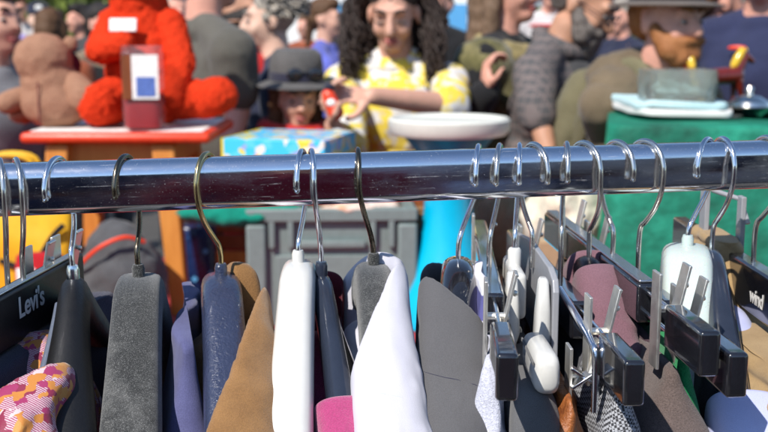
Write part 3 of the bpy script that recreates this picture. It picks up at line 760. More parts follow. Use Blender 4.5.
# -- black clip hanger with rods showing
h = clip_hanger(617, 'black chrome-topped trouser hanger carrying brown tweed trousers', False, .35, .07, bar=-.085, ndx=-.001, s_end=.2, s_slot=(.085, .138), cl_s=.126, hmat=M['nickel'], top=M['nickel'], tall=.062)
hung(h, 'tweed_trousers', 'brown tweed trousers pinched in the tallest metal clip', 'trousers', M['tweed'], .0, .172, -.128, -.8, .05, dx=.003, seed=71, group=GG, fold=.005, grow=.05, top_th=.008, pinch=.04)
h2 = h
h = clip_hanger(645, 'black trouser hanger with the scratched end block nearest the frosted hanger', True, .42, .055, bar=-.099, ndx=-.002, s_end=.2, s_slot=(.08, .138), cl_s=.108, hmat=M['nickel'])
hung(h, 'green_top', 'bright green knit glimpsed below the scratched black block', 'top', M['greencloth'], -.08, .15, -.12, -.6, .022, dx=-.005, seed=75, group=GG, fold=.004)
hung(h, 'brown_skirt', 'mottled brown wool skirt behind the tweed trousers', 'skirt', M['tweed'], -.16, .04, -.115, -.7, .034, dx=-.026, seed=77, group=GG, fold=.008, pinch=.01)
# -- frosted wide hanger
h = shoulder_hanger(706, 'frosted pale plastic coat hanger with broad square shoulders', M['frost'], M['steel'], False, -.35, -.24, neck=-.081, ndx=-.0105, collar=M['frost'], L=.21, drop=.21, w0=.0185, w1=.02, h0=.021, h1=.02, topflat=.016, ex=4.2)
# -- black gloss by frosted one
h = shoulder_hanger(722, 'slim black gloss coat hanger tight against the frosted pale one', M['navygloss'], M['steel'], True, .3, -.16, neck=-.084, ndx=-.004, L=.21, drop=.115, w0=.0095, w1=.0125, h0=.016, h1=.02, topflat=.008, ex=2.6)
drape(h, 'lavender_shirt', 'pale lavender shirt at the low tip of the slim black hanger', 'shirt', M['lavender'], s_near=.136, s_far=.06, w=.05, dip=.05, fold=.003, seed=81, dx=.004, group=GG)
# -- lettered hanger at the other end with quilted jacket
h = clip_hanger(766, 'black lettered trouser hanger holding a tan quilted garment', True, .3, .0, bar=-.094, ndx=-.005, hh=.036, th=.013, s_slot=(.07, .13), hmat=M['nickel'], name='lettered_hanger', clips=False)
text_on(h, 'wind', .0155, M['tag'], (-.01235, -.017, -.1195), (PI / 2, 0, -PI / 2))
hung(h, 'quilted_trousers', 'tan quilted trousers bunched over the black lettered hanger', 'quilted trousers', M['tanquilt'], .0, .175, -.137, -.75, .062, dx=-.020, seed=85, group=GG, quilt=.0045, grow=.03, top_th=.03, fold=.005, nz=170, pinch=.01)
hung(h, 'quilted_jacket', 'tan quilted jacket sleeve bulging beside the slim black hanger', 'quilted jacket', M['tanquilt'], -.15, -.006, -.086, -.7, .056, dx=-.010, seed=87, group=GG, quilt=.004, grow=.04, top_th=.02, fold=.007, crumple=.001, nz=170)
mb = MB(); mb.box((-.014, .1, -.078), (.004, .016, .056)); mb.tube([(-.008, .1, -.053), (.006, .07, -.056), (.010, .06, -.075)], .0022, 8); mb.box((.006, .066, -.078), (.004, .012, .050)); mb.box((-.004, .083, -.092), (.020, .034, .004)); mb.build('clip', M['palegrey'], h, bevel=.001)

for i, (hp, lab, mt, dxx, s0, s1, zt) in enumerate((
        (499, 'black skirt packed between the striped scarf and white peg hanger', 'blackcloth', .008, -.19, .05, -.117),
        (534, 'rust brown trousers glimpsed behind the translucent plate hanger', 'rusttrousers', .006, -.19, -.02, -.13),
        (572, 'navy trousers packed behind the mesh garment', 'navycloth', .004, -.19, .10, -.128),
        (632, 'dark mauve trousers between mauve jumper and brown tweed', 'darkmauve', -.004, -.18, .10, -.125),
        (660, 'black trousers behind the two large black end blocks', 'blackcloth', .010, -.19, .13, -.13))):
    if mt not in M: M[mt] = fabric(mt, (.15, .05, .022) if mt == 'rusttrousers' else (.06, .032, .042), fine=1300, var=.3)
    hh_ = empty('frame_guide', *frame(hp, .03)); 
    hung(hh_, 'dark_trousers' if 'skirt' not in lab else 'black_skirt', lab, 'trousers' if 'skirt' not in lab else 'skirt', M[mt], s0, s1, zt, -.78, .024, dx=dxx, seed=100 + i, group=GG, fold=.005, pinch=.02)
    bpy.data.objects.remove(hh_)

# ======================================================================= the sales table and what stands on it
TZ = .80
t = empty('trestle_table', (0.1, 2.5, 0), 0, 'long low sales table under a red cloth behind the rack', 'table')
mb = MB(); mb.box((0, 0, TZ - .018), (4.2, 1.5, .03)); mb.build('table_top', M['rustwood'], t, bevel=.004)
for sx in (-1.9, 0, 1.9):
    for sy in (-.6, .6):
        MB().box((sx, sy, (TZ - .034) / 2), (.06, .06, TZ - .034)).build('leg', M['rustwood'], t, bevel=.004)
rings = []
for i in range(41):
    x = -2.13 + 4.26 * i / 40
    rings.append([Vector((x + .1, 2.5 + y, z + .006 * fbm(Vector((x * 3, y * 4, 0))) * (1 if z < TZ - .05 else .4))) + Vector((0, .03 * fbm(Vector((x * 6, 1, 0))) * (1 if z < TZ - .05 else 0), 0)) for y, z in
                  [(-.80, .25), (-.79, .5), (-.775, .7), (-.765, TZ + .003)] + [(-.74 + 1.48 * k / 20, TZ + .006) for k in range(21)] + [(.765, TZ + .003), (.775, .7), (.79, .4)]])
g = MB().loft(rings, cap=False, closed=False).build('tablecloth', M['redcloth'], sub=1, solid=.002); tag(g, 'red cloth covering the long low sales table', 'tablecloth')

def base_at(px, py, Y): return at(px, py, Y)
# ---- orange stool with red top
A = at(20, 133, 2.55); B = at(210, 127, 2.55); sw = B.x - A.x; scx = (A.x + B.x) / 2; sz = A.z
t = empty('wooden_stool', (scx, 2.75, TZ + .006), 0, 'orange pine stool with rounded red painted top, holding the plush toys', 'stool')
hz = sz - TZ - .006
mb = MB(); mb.box((0, 0, hz - .012), (sw, .42, .026)); mb.build('seat', M['redpaint'], t, bevel=.011)
mb = MB(); mb.box((0, 0, hz + .0025), (sw - .04, .37, .003)); mb.build('seat_reflection', M['tag'], t, bevel=.001)  # thin white sheet stands in for the whitish reflection on the red seat
for sy in (-1, 1):
    MB().box((-.02, sy * .15, hz - .055), (sw * .64, .02, .055)).build('apron', M['orangewood'], t, bevel=.003)
for sx in (-1, 1):
    MB().box((sx * sw * .32 - .02, 0, hz - .055), (.02, .28, .055)).build('apron', M['orangewood'], t, bevel=.003)
    for sy in (-1, 1):
        rings = [[Vector((-.018 + sx * (sw * .28 + (hz - .03 - z) * .075) + a * .5 * wd, sy * (.16 + (hz - .03 - z) * .06) + b * .5 * wd, z)) for a, b in ((-1, -1), (1, -1), (1, 1), (-1, 1))] for z, wd in ((0, .042), (hz - .03, .056))]
        MB().loft(rings).build('leg', M['orangewood'], t, bevel=.006)
# ---- brown plush from behind
P = at(55, 133, 2.66); pz = sz + .005
t = empty('brown_bear_plush', (P.x, 2.68, pz), 0, 'brown plush bear sitting with its back turned on the red stool', 'plush toy')
u = 2.66 / F
mb = MB(); mb.ell((0, 0, .062), (37 * u, .075, .072)); mb.ell((-4 * u, .0, .11), (31 * u, .068, .055)); mb.ell((-10 * u, -.005, 67 * u), (30 * u, .068, 27 * u))
mb.ell((-.10, .05, .03), (.035, .06, .03)); mb.ell((.085, .05, .03), (.035, .06, .03))
blob(mb, 'body', M['bear'], t, .006, 5, .005, .02)
mb = MB(); mb.cap((-30 * u, 0, 31 * u), (-46 * u, -.02, 24 * u), .026, .030); blob(mb, 'arm', M['bear'], t, .006, 4, .004, .02)
mb = MB(); mb.cap((22 * u, -.02, 42 * u), (34 * u, -.045, 30 * u), .034, .040); blob(mb, 'arm', M['bear'], t, .006, 4, .004, .02)
MB().ell((16 * u, .012, 82 * u), (.018, .012, .020)).build('ear', M['bear'], t)
MB().ell((12 * u, .04, 60 * u), (.026, .03, .035)).build('muzzle', M['bearpink'], t)
mb = MB(); mb.tube([(-8 * u, -.073 + .02 * (abs(z - 30) / 60) ** 2, z * u) for z in range(4, 52, 6)], .0016, 6); mb.build('seam', M['bearpink'], t)
# ---- red plush
P = at(150, 131, 2.74); t = empty('red_plush', (P.x, 2.78, pz), 0, 'big shaggy red plush toy with outstretched legs on the stool', 'plush toy')
u = 2.78 / F
mb = MB(); mb.ell((-4 * u, .02, 52 * u), (44 * u, .11, 66 * u)); mb.ell((-8 * u, .02, 92 * u), (36 * u, .09, 36 * u)); mb.ell((-12 * u, 0, 152 * u), (40 * u, .11, 38 * u)); mb.ell((-10 * u, .01, 116 * u), (29 * u, .075, 26 * u))
for sx in (-40, 22): mb.ell((sx * u, .0, 183 * u), (.035, .02, .035))
blob(mb, 'body', M['red'], t, .005, 2, .012, .012)
mb = MB(); mb.cap((-28 * u, -.03, 26 * u), (-38 * u, -.13, 21 * u), .064, .054); mb.ell((-39 * u, -.15, 22 * u), (.052, .045, .054)); blob(mb, 'leg', M['red'], t, .005, 2, .011, .012)
mb = MB(); mb.cap((10 * u, -.03, 26 * u), (60 * u, -.09, 25 * u), .062, .048); mb.ell((70 * u, -.10, 29 * u), (.056, .05, .050)); blob(mb, 'leg', M['red'], t, .005, 2, .011, .012)
mb = MB(); mb.cap((-34 * u, -.02, 100 * u), (-42 * u, -.08, 72 * u), .036, .036); mb.cap((-42 * u, -.08, 72 * u), (-16 * u, -.125, 78 * u), .036, .033); blob(mb, 'arm', M['red'], t, .005, 2, .011, .012)
mb = MB(); mb.cap((22 * u, -.02, 98 * u), (36 * u, -.07, 60 * u), .04, .036); mb.cap((36 * u, -.07, 60 * u), (28 * u, -.115, 30 * u), .036, .034); blob(mb, 'arm', M['red'], t, .005, 2, .011, .012)
mb = MB(); mb.box((-17 * u, -.098, 96 * u), (26 * u, .006, 13 * u), Matrix.Rotation(R(-14), 3, 'X')); mb.build('sewn_label', M['tag'], t, bevel=.012)
# ---- bottle in the plush's lap
P = at(143, 128, 2.58); t = empty('square_bottle', (P.x, 2.60, pz), R(6), 'clear square bottle half full of red drink in front of the red plush', 'bottle')
u = 2.6 / F
def rsq(hw, z, ex=5): return sect(Vector((0, 0, z)), Vector((1, 0, 0)), Vector((0, 1, 0)), hw, hw, ex, 32)
mb = MB(); mb.loft([rsq(a, z) for a, z in ((.044, 0), (.048, .004), (.048, .182), (.046, .190), (.040, .193))]); mb.build('glass_body', M['bottleglass'], t, angle=50)
mb = MB(); mb.loft([rsq(a, z) for a, z in ((.040, .004), (.044, .008), (.044, .088))]); mb.build('drink', M['redliquid'], t)
mb = MB(); mb.box((.011, -.0505, .128), (.062, .002, .105)); o = mb.build('label', M['tag'], t)
mb = MB(); mb.box((.012, -.052, .105), (.044, .0012, .046)); mb.build('picture', plastic('label_blue', (.10, .17, .46), .4, var=.4), o)
mb = MB(); mb.box((-.032, -.0505, .128), (.022, .002, .105)); mb.build('strip', M['rustwood'], o)
MB().loft([rsq(.0465, .1935), rsq(.0465, .199), rsq(.044, .201)]).build('lid', M['bottleglass'], t)

# ---- turquoise hourglass stool
c = at(449, 122, 2.5); Yp = 2.5; u = Yp / F
t = empty('hourglass_stool', (c.x, Yp, TZ + .007), 0, 'turquoise hourglass shaped plastic stool with wide cream seat', 'stool')
zt = c.z - TZ - .007
mb = MB(); mb.lathe([(.11, 0), (.132, .004), (.134, .02), (.118, .06), (.094, .12), (.072, .19), (.060, .25), (.056, .30), (.058, .345), (.064, .375), (.070, zt - .072)], n=48); mb.build('pedestal', M['turq'], t)
mb = MB(); mb.lathe([(.074, zt - .074), (.085, zt - .06), (.11, zt - .03), (.120, zt - .027)], n=48); mb.build('underside', M['turq_shade'], t)
mb = MB(); mb.lathe([(.116, zt - .030), (.134, zt - .028), (.142, zt - .018), (.143, zt + .006), (.138, zt + .011), (.128, zt + .010), (.122, zt + .004), (.06, zt), (.001, zt)], n=56); mb.build('seat', M['cream'], t)

# ---- green velvet plinth
A = at(607, 123, 2.35); zb = A.z
mb = MB()
def rr_ring(z, grow, seed):
    out = []
    x0, x1, y0, y1 = A.x - grow, A.x + .85 + grow, 2.35 - grow, 2.95 + grow; r = .05
    for cx, cy, a0 in ((x1 - r, y1 - r, 0), (x0 + r, y1 - r, 90), (x0 + r, y0 + r, 180), (x1 - r, y0 + r, 270)):
        for k in range(8):
            a = R(a0 + 90 * k / 7); out.append(Vector((cx + r * math.cos(a), cy + r * math.sin(a), z)))
    dense = []
    for i in range(len(out)):
        p, q = out[i], out[(i + 1) % len(out)]; n = max(1, int((q - p).length / .03))
        for k in range(n): dense.append(p.lerp(q, k / n))
    cx, cy = (x0 + x1) / 2, (y0 + y1) / 2
    return [p + Vector((p.x - cx, p.y - cy, 0)).normalized() * (.016 * fbm(Vector((p.x * 7, p.y * 7, z * 2.2 + seed))) * sstep(zb - .02, zb - .25, z)) for p in dense]
hgt = zb - TZ
rings = [rr_ring(TZ + .01 + hgt * i / 22 * .97, .012 * (1 - i / 22), 0) for i in range(23)] + [rr_ring(zb - .006, -.004, 0), rr_ring(zb, -.02, 0), rr_ring(zb + .001, -.12, 0)]
RQ = Matrix.Rotation(R(-12), 3, 'Z'); PC = Vector((A.x, 2.35, 0)); rings = [[PC + RQ @ (p - PC) for p in r_] for r_ in rings]
g = mb.loft(rings).build('velvet_plinth', M['greenvelvet'], sub=1); tag(g, 'tall display box draped in emerald green crushed velvet', 'display plinth')
# towels and tray on it
def cushion(name, mat, px0, px1, Y0, Y1, z0, z1, seed, label, cat, tilt=0, ex=5, wob=.006, group=None):
    x0 = (px0 - 384) / F * (Y0 * .25 + Y1 * .75); x1 = (px1 - 384) / F * Y0; cx, cy = (x0 + x1) / 2, (Y0 + Y1) / 2
    rings = []
    for i in range(9):
        a = -PI / 2 + PI * i / 8
        k = math.cos(a) ** .45 if 0 < i < 8 else .02
        z = (z0 + z1) / 2 + (z1 - z0) / 2 * math.copysign(abs(math.sin(a)) ** .6, math.sin(a))
        hw = (x1 - x0) / 2 - .012 * (1 - k); hh = (Y1 - Y0) / 2 - .012 * (1 - k)
        if i in (0, 8): hw *= .1; hh *= .1
        ring = sect(Vector((0, 0, z)), Vector((1, 0, 0)), Vector((0, 1, 0)), hw, hh, ex, 56)
        rings.append([p + Vector((fbm(Vector((p.x * 12, p.y * 12, seed))), fbm(Vector((p.x * 12, p.y * 12, seed + 5))), (fbm(Vector((p.x * 9, p.y * 9, seed + 7))) * .9))) * wob * (1 if 0 < i < 8 else .6) for p in ring])
    g = MB().loft(rings).build(name, mat, loc=(cx, cy, 0), sub=1); g.rotation_euler = (0, tilt, 0); return tag(g, label, cat, group)
cushion('serving_tray', M['tray'], 628, 752, 2.42, 2.80, zb + .001, zb + .011, 1, 'thin dark tray beneath the folded towels on green velvet', 'tray', wob=.0005)
cushion('white_towel', M['whitetowel'], 612, 742, 2.40, 2.78, zb + .008, zb + .026, 2, 'folded white towel under the aqua one on green velvet', 'towel', group='folded towels')
cushion('aqua_towel', M['aqua'], 613, 735, 2.41, 2.76, zb + .021, zb + .040, 3, 'folded pale aqua towel on top, beneath the crystal bowl', 'towel', group='folded towels', wob=.011)
# crystal bowl
c = at(681, 110, 2.44); u = 2.44 / F; zb2 = zb + .037
t = empty('crystal_bowl', (c.x, 2.485, zb2), 0, 'square cut crystal bowl standing on the folded towels', 'bowl')
hw, hd, hh = 35 * u, .065, 33 * u
outer = [sect(Vector((0, 0, z)), Vector((1, 0, 0)), Vector((0, 1, 0)), hw * k, hd * k, 7, 72) for z, k in ((0, .90), (.006, .95), (.03, .98), (hh * .6, .99), (hh, 1.0))]
for ri, rg in enumerate(outer):
    for k, p in enumerate(rg):
        if 0 < ri < 4: p.xy *= 1 + (.025 if (k + ri) % 2 else -.018)
inner = [sect(Vector((0, 0, z)), Vector((1, 0, 0)), Vector((0, 1, 0)), (hw - .008) * k, (hd - .008) * k, 7, 72) for z, k in ((hh, 1), (hh * .5, .97), (.016, .9))]
MB().loft(outer + inner).build('bowl', M['crystal'], t, angle=20)
# ceramic horses
def horse(label):
    t = empty('ceramic_horse', label=label, cat='horse figurine', group='glazed horse figurines')
    mb = MB(); mb.cap((-.034, 0, .075), (.030, 0, .078), .021, .023); mb.cap((.034, 0, .085), (.055, 0, .125), .016, .011); mb.cap((.055, 0, .128), (.078, 0, .112), .011, .0075)
    for x, y, b in ((-.04, -.011, -.012), (-.036, .011, .004), (.034, -.011, .012), (.038, .011, -.004)):
        mb.cap((x, y, .065), (x + b * .6, y, .036), .011, .007); mb.cap((x + b * .6, y, .036), (x + b, y, .006), .0062, .0062); mb.ell((x + b + .002, y, .006), (.0095, .008, .006))
    mb.cap((.052, .006, .133), (.05, .007, .145), .004, .0025); mb.cap((.052, -.006, .133), (.05, -.007, .145), .004, .0025)
    blob(mb, 'body', M['ceramic'], t, .003, 3)
    mb = MB(); mb.tube([(.060, 0, .140), (.048, 0, .138), (.036, 0, .120), (.026, 0, .102), (.020, 0, .096)], [.005, .010, .012, .011, .005], 10); mb.build('mane', M['yellowglaze'], t)
    mb = MB(); mb.tube([(-.048, 0, .088), (-.064, 0, .082), (-.070, 0, .058), (-.066, 0, .036)], [.006, .010, .010, .003], 10); mb.build('tail', M['yellowglaze'], t)
    return t
h1 = horse('red brown glazed horse with yellow mane beside the silver dish'); h1.location = (at(729, 90, 2.66).x, 2.70, zb + .010); h1.rotation_euler = (0, 0, R(18)); h1.scale = (1.02, 1.02, 1.02)
h2_ = h1.copy(); COL.objects.link(h2_)
for ch in list(h1.children):
    c2 = ch.copy(); COL.objects.link(c2); c2.parent = h2_
tag(h2_, 'red brown glazed horse behind the crystal bowl', 'horse figurine', 'glazed horse figurines'); h2_.location = (at(699, 90, 2.72).x, 2.74, zb + .012); h2_.rotation_euler = (0, 0, R(108)); h2_.scale = (.95, .95, .95)
# silver dish
c = at(752, 105, 2.45); t = empty('silver_dish', (c.x + .01, 2.50, zb + .003), 0, 'small silver lidded dish at the edge of the green velvet', 'dish')
MB().lathe([(.03, 0), (.034, .006), (.05, .014), (.072, .022), (.076, .025), (.07, .026), (.03, .016), (.001, .015)], n=36).build('dish', M['silver'], t)
MB().lathe([(.05, .022), (.046, .034), (.026, .046), (.008, .050), (.007, .056), (.011, .062), (.007, .07), (.001, .071)], n=32).build('lid', M['silver'], t)

# ---- grey crate with cloths
A = at(252, 208, 2.45); B = at(402, 208, 2.45); cw = B.x - A.x; zc = A.z; ch_ = zc - TZ - .007
t = empty('plastic_crate', ((A.x + B.x) / 2, 2.66, TZ + .007), R(3), 'ribbed grey plastic storage crate on the red cloth', 'crate')
mb = MB()
hw, hd = cw / 2, .20
for sx, sy, dx, dy in ((0, -1, hw, .004), (0, 1, hw, .004), (-1, 0, .004, hd), (1, 0, .004, hd)):
    mb.box((sx * hw, sy * hd, ch_ / 2), (dx * 2, dy * 2, ch_))
mb.box((0, 0, .005), (hw * 2, hd * 2, .008)); mb.build('body', M['crate'], t, bevel=.003)
mb = MB()
for s in (-1, 1):
    mb.box((0, s * (hd + .012), ch_ - .016), (hw * 2 + .05, .02, .03)); mb.box((s * (hw + .014), 0, ch_ - .0163), (.02, hd * 2 + .004, .0296))
mb.build('rim', M['crate'], t, bevel=.004)
for x in (-.8, -.55, .55, .8):
    MB().box((x * hw, -hd - .013, ch_ * .80), (.014, .016, ch_ * .26)).build('rib', M['crate'], t, bevel=.003)
for x in (-1, 1):
    MB().box((x * (hw + .002), -hd - .012, ch_ * .44), (.045, .024, ch_ * .86)).build('corner_post', M['crate'], t, bevel=.006)
MB().box((.0, -hd - .014, ch_ * .70), (hw * .9, .012, .018)).build('handle', M['crate'], t, bevel=.004)
MB().box((0, -.2, ch_ * .33), (hw * 1.5, .02, ch_ * .55)).build('panel', M['crate'], t, bevel=.003)
def heap(name, mat, px, py, Y, r, seed, label, cat, wob=.03, vox=.007, group=None):
    P = at(px, py, Y); mb = MB(); random.seed(seed)
    mb.ell((0, 0, 0), r)
    for i in range(7):
        a = random.uniform(0, 2 * PI); mb.ell((r[0] * .75 * math.cos(a), r[1] * .75 * math.sin(a), random.uniform(-.3, .35) * r[2]), (r[0] * .4, r[1] * .4, r[2] * .5))
    o = blob(mb, name, mat, None, vox, 3, wob, .06); o.location = P; return tag(o, label, cat, group)
heap('teal_cloth', M['tealcloth'], 244, 211, 2.50, (.15, .075, .036), 4, 'crumpled teal green cloth spilling over the grey crate rim', 'cloth')
heap('patterned_cloth', fabric('orange_white_print', (.72, .66, .6), (.62, .26, .12), big=30, fine=300, var=.1), 352, 208, 2.52, (.10, .075, .028), 5, 'white and orange crumpled cloth on the grey crate', 'cloth')
# stacked games on the crate
def gamebox(px, Y, z, wdt, dep, hh_, rz, side, label):
    t = empty('game_box', ((px - 384) / F * Y, Y + dep / 2, z), rz, label, 'board game', 'board game boxes stacked on the grey crate')
    MB().box((0, 0, hh_ / 2), (wdt, dep, hh_ - .002)).build('tray', side, t, bevel=.002)
    MB().box((0, 0, hh_ * .58), (wdt + .005, dep + .005, hh_ * .86)).build('lid', M['boxprint'], t, bevel=.002)
    MB().box((-wdt / 2 - .001, 0, hh_ * .58), (.006, dep + .0062, hh_ * .88)).build('edge', side, t)
    return t
zt0 = zc + .004; ztop = at(290, 140, 2.45).z
MB_h = (ztop - zt0) / 3
gamebox(292, 2.46, zt0, .26, .24, MB_h - .001, R(-3), M['cardboard'], 'lowest board game box standing on the crate rim')
gamebox(291, 2.47, zt0 + MB_h, .25, .24, MB_h - .001, R(4), M['turq'], 'middle board game box pressed between two others')
gamebox(286, 2.45, zt0 + 2 * MB_h, .245, .26, MB_h, R(-14), M['boxyellow'], 'topmost blue and yellow board game box before the child')
heap('white_cloth', M['whitetowel'], 338, 137, 2.72, (.035, .03, .022), 9, 'small crumpled white cloth beside the topmost game box', 'cloth', .012, .005)
# basket, tin, rust box, bags
P = at(412, 250, 2.6); t = empty('wicker_basket', (P.x, 2.66, TZ + .007), 0, 'round wicker basket between the crate and the turquoise stool', 'basket')
hb = at(412, 208, 2.6).z - TZ
mb = MB()
for i in range(int(hb / .012)):
    z = .008 + i * .012; r = .062 + .022 * (z / hb)
    mb.tube([(r * math.cos(a) * (1 + .03 * math.cos(9 * a + i * PI)), r * math.sin(a) * (1 + .03 * math.cos(9 * a + i * PI)), z) for a in [2 * PI * k / 54 for k in range(55)]], .0068, 6, cap=False)
mb.build('weave', M['wicker'], t)
MB().lathe([(.055, .004), (.058, .006), (.075, hb), (.07, hb), (.05, .012), (.001, .012)], n=32).build('lining', M['rustwood'], t)
P = at(194, 300, 2.72); t = empty('biscuit_tin', (P.x, 2.74, TZ + .007), R(20), 'round navy blue tin printed with pale stars behind the stool leg', 'tin')
ht = at(194, 228, 2.72).z - TZ
MB().lathe([(.0, 0), (.055, 0), (.058, .004), (.058, ht - .03), (.056, ht - .028)], n=40).build('body', M['navytin'], t)
o = MB().lathe([(.060, ht - .03), (.060, ht - .004), (.057, ht), (.001, ht + .002)], n=40).build('lid', M['navytin'], t)
mb = MB()
for a, z in ((-100, .06), (-70, .13), (-120, .17), (-85, .2), (-55, .07), (-60, .19)):
    mb.box((.0585 * math.cos(R(a)), .0585 * math.sin(R(a)), z), (.012, .002, .012), Matrix.Rotation(R(a + 90), 3, 'Z') @ Matrix.Rotation(R(45), 3, 'Y'))
mb.build('star_print', M['lightblue'], t)
P = at(224, 300, 2.95); t = empty('rust_box', (P.x, 2.98, TZ + .007), 0, 'rust coloured slatted wooden box in shade behind the navy tin', 'box')
hh_ = at(224, 215, 2.95).z - TZ
for k in range(4): MB().box((0, -.09, hh_ * (.13 + .245 * k)), (.26, .012, hh_ * .21)).build('slat', M['rustwood'] if k != 1 else M['orangewood'], t, bevel=.002)
for sx in (-1, 1):
    MB().box((sx * .115, -.075, hh_ / 2), (.03, .018, hh_)).build('corner_post', M['rustwood'], t, bevel=.002)
    MB().box((sx * .13, .01, hh_ / 2), (.012, .16, hh_ * .98)).build('side_panel', M['rustwood'], t, bevel=.002)
# grey bag, yellow bag, red bag
P = at(108, 300, 2.3); t = empty('grey_bag', (P.x, 2.42, TZ + .007), 0, 'slumped dark grey cloth bag with a red seam in front of the stool', 'bag')
hb = at(108, 226, 2.38).z - TZ
mb = MB(); mb.ell((0, 0, hb * .42), (.115, .09, hb * .44)); mb.ell((.0, 0, hb * .66), (.085, .07, hb * .34)); mb.ell((-.05, -.02, hb * .25), (.09, .09, hb * .28))
blob(mb, 'body', M['greybag'], t, .008, 3, .03, .07)
mb = MB(); mb.tube(smoothpath([(-.09, -.06, hb * .58), (-.03, -.085, hb * .80), (.03, -.075, hb * .9), (.07, -.05, hb * .84)], 5), .005, 8); mb.build('seam', M['redpaint'], t)
def panelbag(name, label, px0, px1, pt, Y, mat, th=.09):
    x0 = (px0 - 384) / F * Y; x1 = (px1 - 384) / F * Y; zt_ = at(0, pt, Y).z; t = empty(name, ((x0 + x1) / 2, Y + th / 2, TZ + .007), 0, label, 'bag'); hgt = zt_ - TZ
    rings = []
    for i in range(14):
        f = i / 13; k = 1 - .75 * sstep(.6, 1, f)
        rings.append([p + Vector((0, .012 * fbm(Vector((p.x * 9, p.y * 9, f * 4))), 0)) for p in sect(Vector((0, 0, hgt * f)), Vector((1, 0, 0)), Vector((0, 1, 0)), (x1 - x0) / 2, th / 2 * k, 4, 40)])
    MB().loft(rings).build('body', mat, t, sub=1); return t, hgt, (x1 - x0) / 2
t, hgt, hw = panelbag('yellow_bag', 'bright yellow shopping bag with a black swoosh line under the rail', -60, 62, 200, 2.36, M['yellowbag'])
mb = MB(); mb.tube(smoothpath([(-.02, -.047, hgt * .55), (.04, -.049, hgt * .50), (.07, -.049, hgt * .58), (.10, -.046, hgt * .72), (.125, -.04, hgt * .8)], 5), .0065, 8); mb.build('printed_line', M['blackcloth'], t)
for y in (-.02, .02):
    MB().tube(smoothpath([(-.06, y, hgt * .97), (-.05, y, hgt + .08), (.05, y, hgt + .08), (.06, y, hgt * .97)], 6), .006, 8).build('handle', M['yellowbag'], t)
t, hgt, hw = panelbag('red_bag', 'small red and white bag in front of the yellow one', 2, 52, 258, 2.2, M['redcloth'], .07)
MB().box((-.02, -.036, hgt * .72), (.04, .004, hgt * .3)).build('print', M['tag'], t, bevel=.001)
# fleece and orange object right of the turquoise stool
heap('cream_fleece', M['fleece'], 566, 212, 2.5, (.10, .12, .11), 13, 'cream fleece bundled between the turquoise stool and green plinth', 'fleece', .03)
heap('beige_cushion', fabric('beige_linen', (.34, .24, .15), big=10, fine=200), 512, 228, 2.75, (.09, .08, .12), 14, 'beige cushion propped beside the turquoise stool', 'cushion', .01)
P = at(604, 190, 2.46); t = empty('orange_vase', (at(601, 190, 2.60).x, 2.62, TZ + .007), 0, 'glossy orange vase half hidden by the green velvet plinth', 'vase')
hv = at(601, 176, 2.62).z - TZ
MB().lathe([(.03, 0), (.034, .004), (.040, hv * .2), (.038, hv * .5), (.022, hv * .8), (.02, hv * .92), (.026, hv), (.020, hv), (.015, hv * .9), (.001, hv * .88)], n=32).build('body', plastic('orange_glaze', (.62, .20, .02), .2), t)
# low supports for the fleece / cushion
for px, Y, top, lab in ((566, 2.52, .40, 'lower cardboard carton under the cream fleece'), (512, 2.75, .30, 'cardboard carton under the beige cushion')):
    zt_ = at(px, 228, Y).z if px == 566 else at(px, 262, Y).z
    t = empty('cardboard_carton', ((px - 384) / F * Y, Y, TZ + .007), R(5), lab, 'carton'); hh_ = zt_ - TZ - .02
    MB().box((0, 0, hh_ / 2), (.17, .2, hh_)).build('body', M['cardboard'], t, bevel=.003); MB().box((0, 0, hh_ + .001), (.03, .201, .001)).build('tape', M['tag'], t)

# ======================================================================= people
def hand(mb, w, d, nrm, k=1.0, curl=.9, side=1):
    """palm, four fingers of different lengths with two bends, thumb from the side of the palm"""
    d = d.normalized(); nrm = (nrm - d * nrm.dot(d)).normalized(); lat = d.cross(nrm)
    Rm = Matrix((lat, d, nrm)).transposed()
    mb.ell(w + d * .045 * k, (.040 * k, .05 * k, .016 * k), Rm)
    for i, (x, ln) in enumerate(((-.034, .070), (-.0115, .080), (.0115, .076), (.033, .060))):
        c = curl * (1 + .12 * i)
        p = w + d * .085 * k + lat * x * k; q = p + (d * math.cos(c * .5) + nrm * math.sin(c * .5)) * ln * .48 * k
        r_ = q + (d * math.cos(c * 1.3) + nrm * math.sin(c * 1.3)) * ln * .34 * k; e = r_ + (d * math.cos(c * 2) + nrm * math.sin(c * 2)) * ln * .24 * k
        mb.cap(p, q, .0090 * k, .0084 * k, 1); mb.cap(q, r_, .0084 * k, .0078 * k, 1); mb.cap(r_, e, .0078 * k, .0070 * k, 1)
    p = w + d * .02 * k - lat * .030 * k * side; q = p + (d * .6 - lat * .8 * side + nrm * .4).normalized() * .045 * k; e = q + (d * .9 - lat * .1 * side + nrm * .5).normalized() * .034 * k
    mb.cap(p, q, .014 * k, .011 * k, 1); mb.cap(q, e, .011 * k, .009 * k, 1)

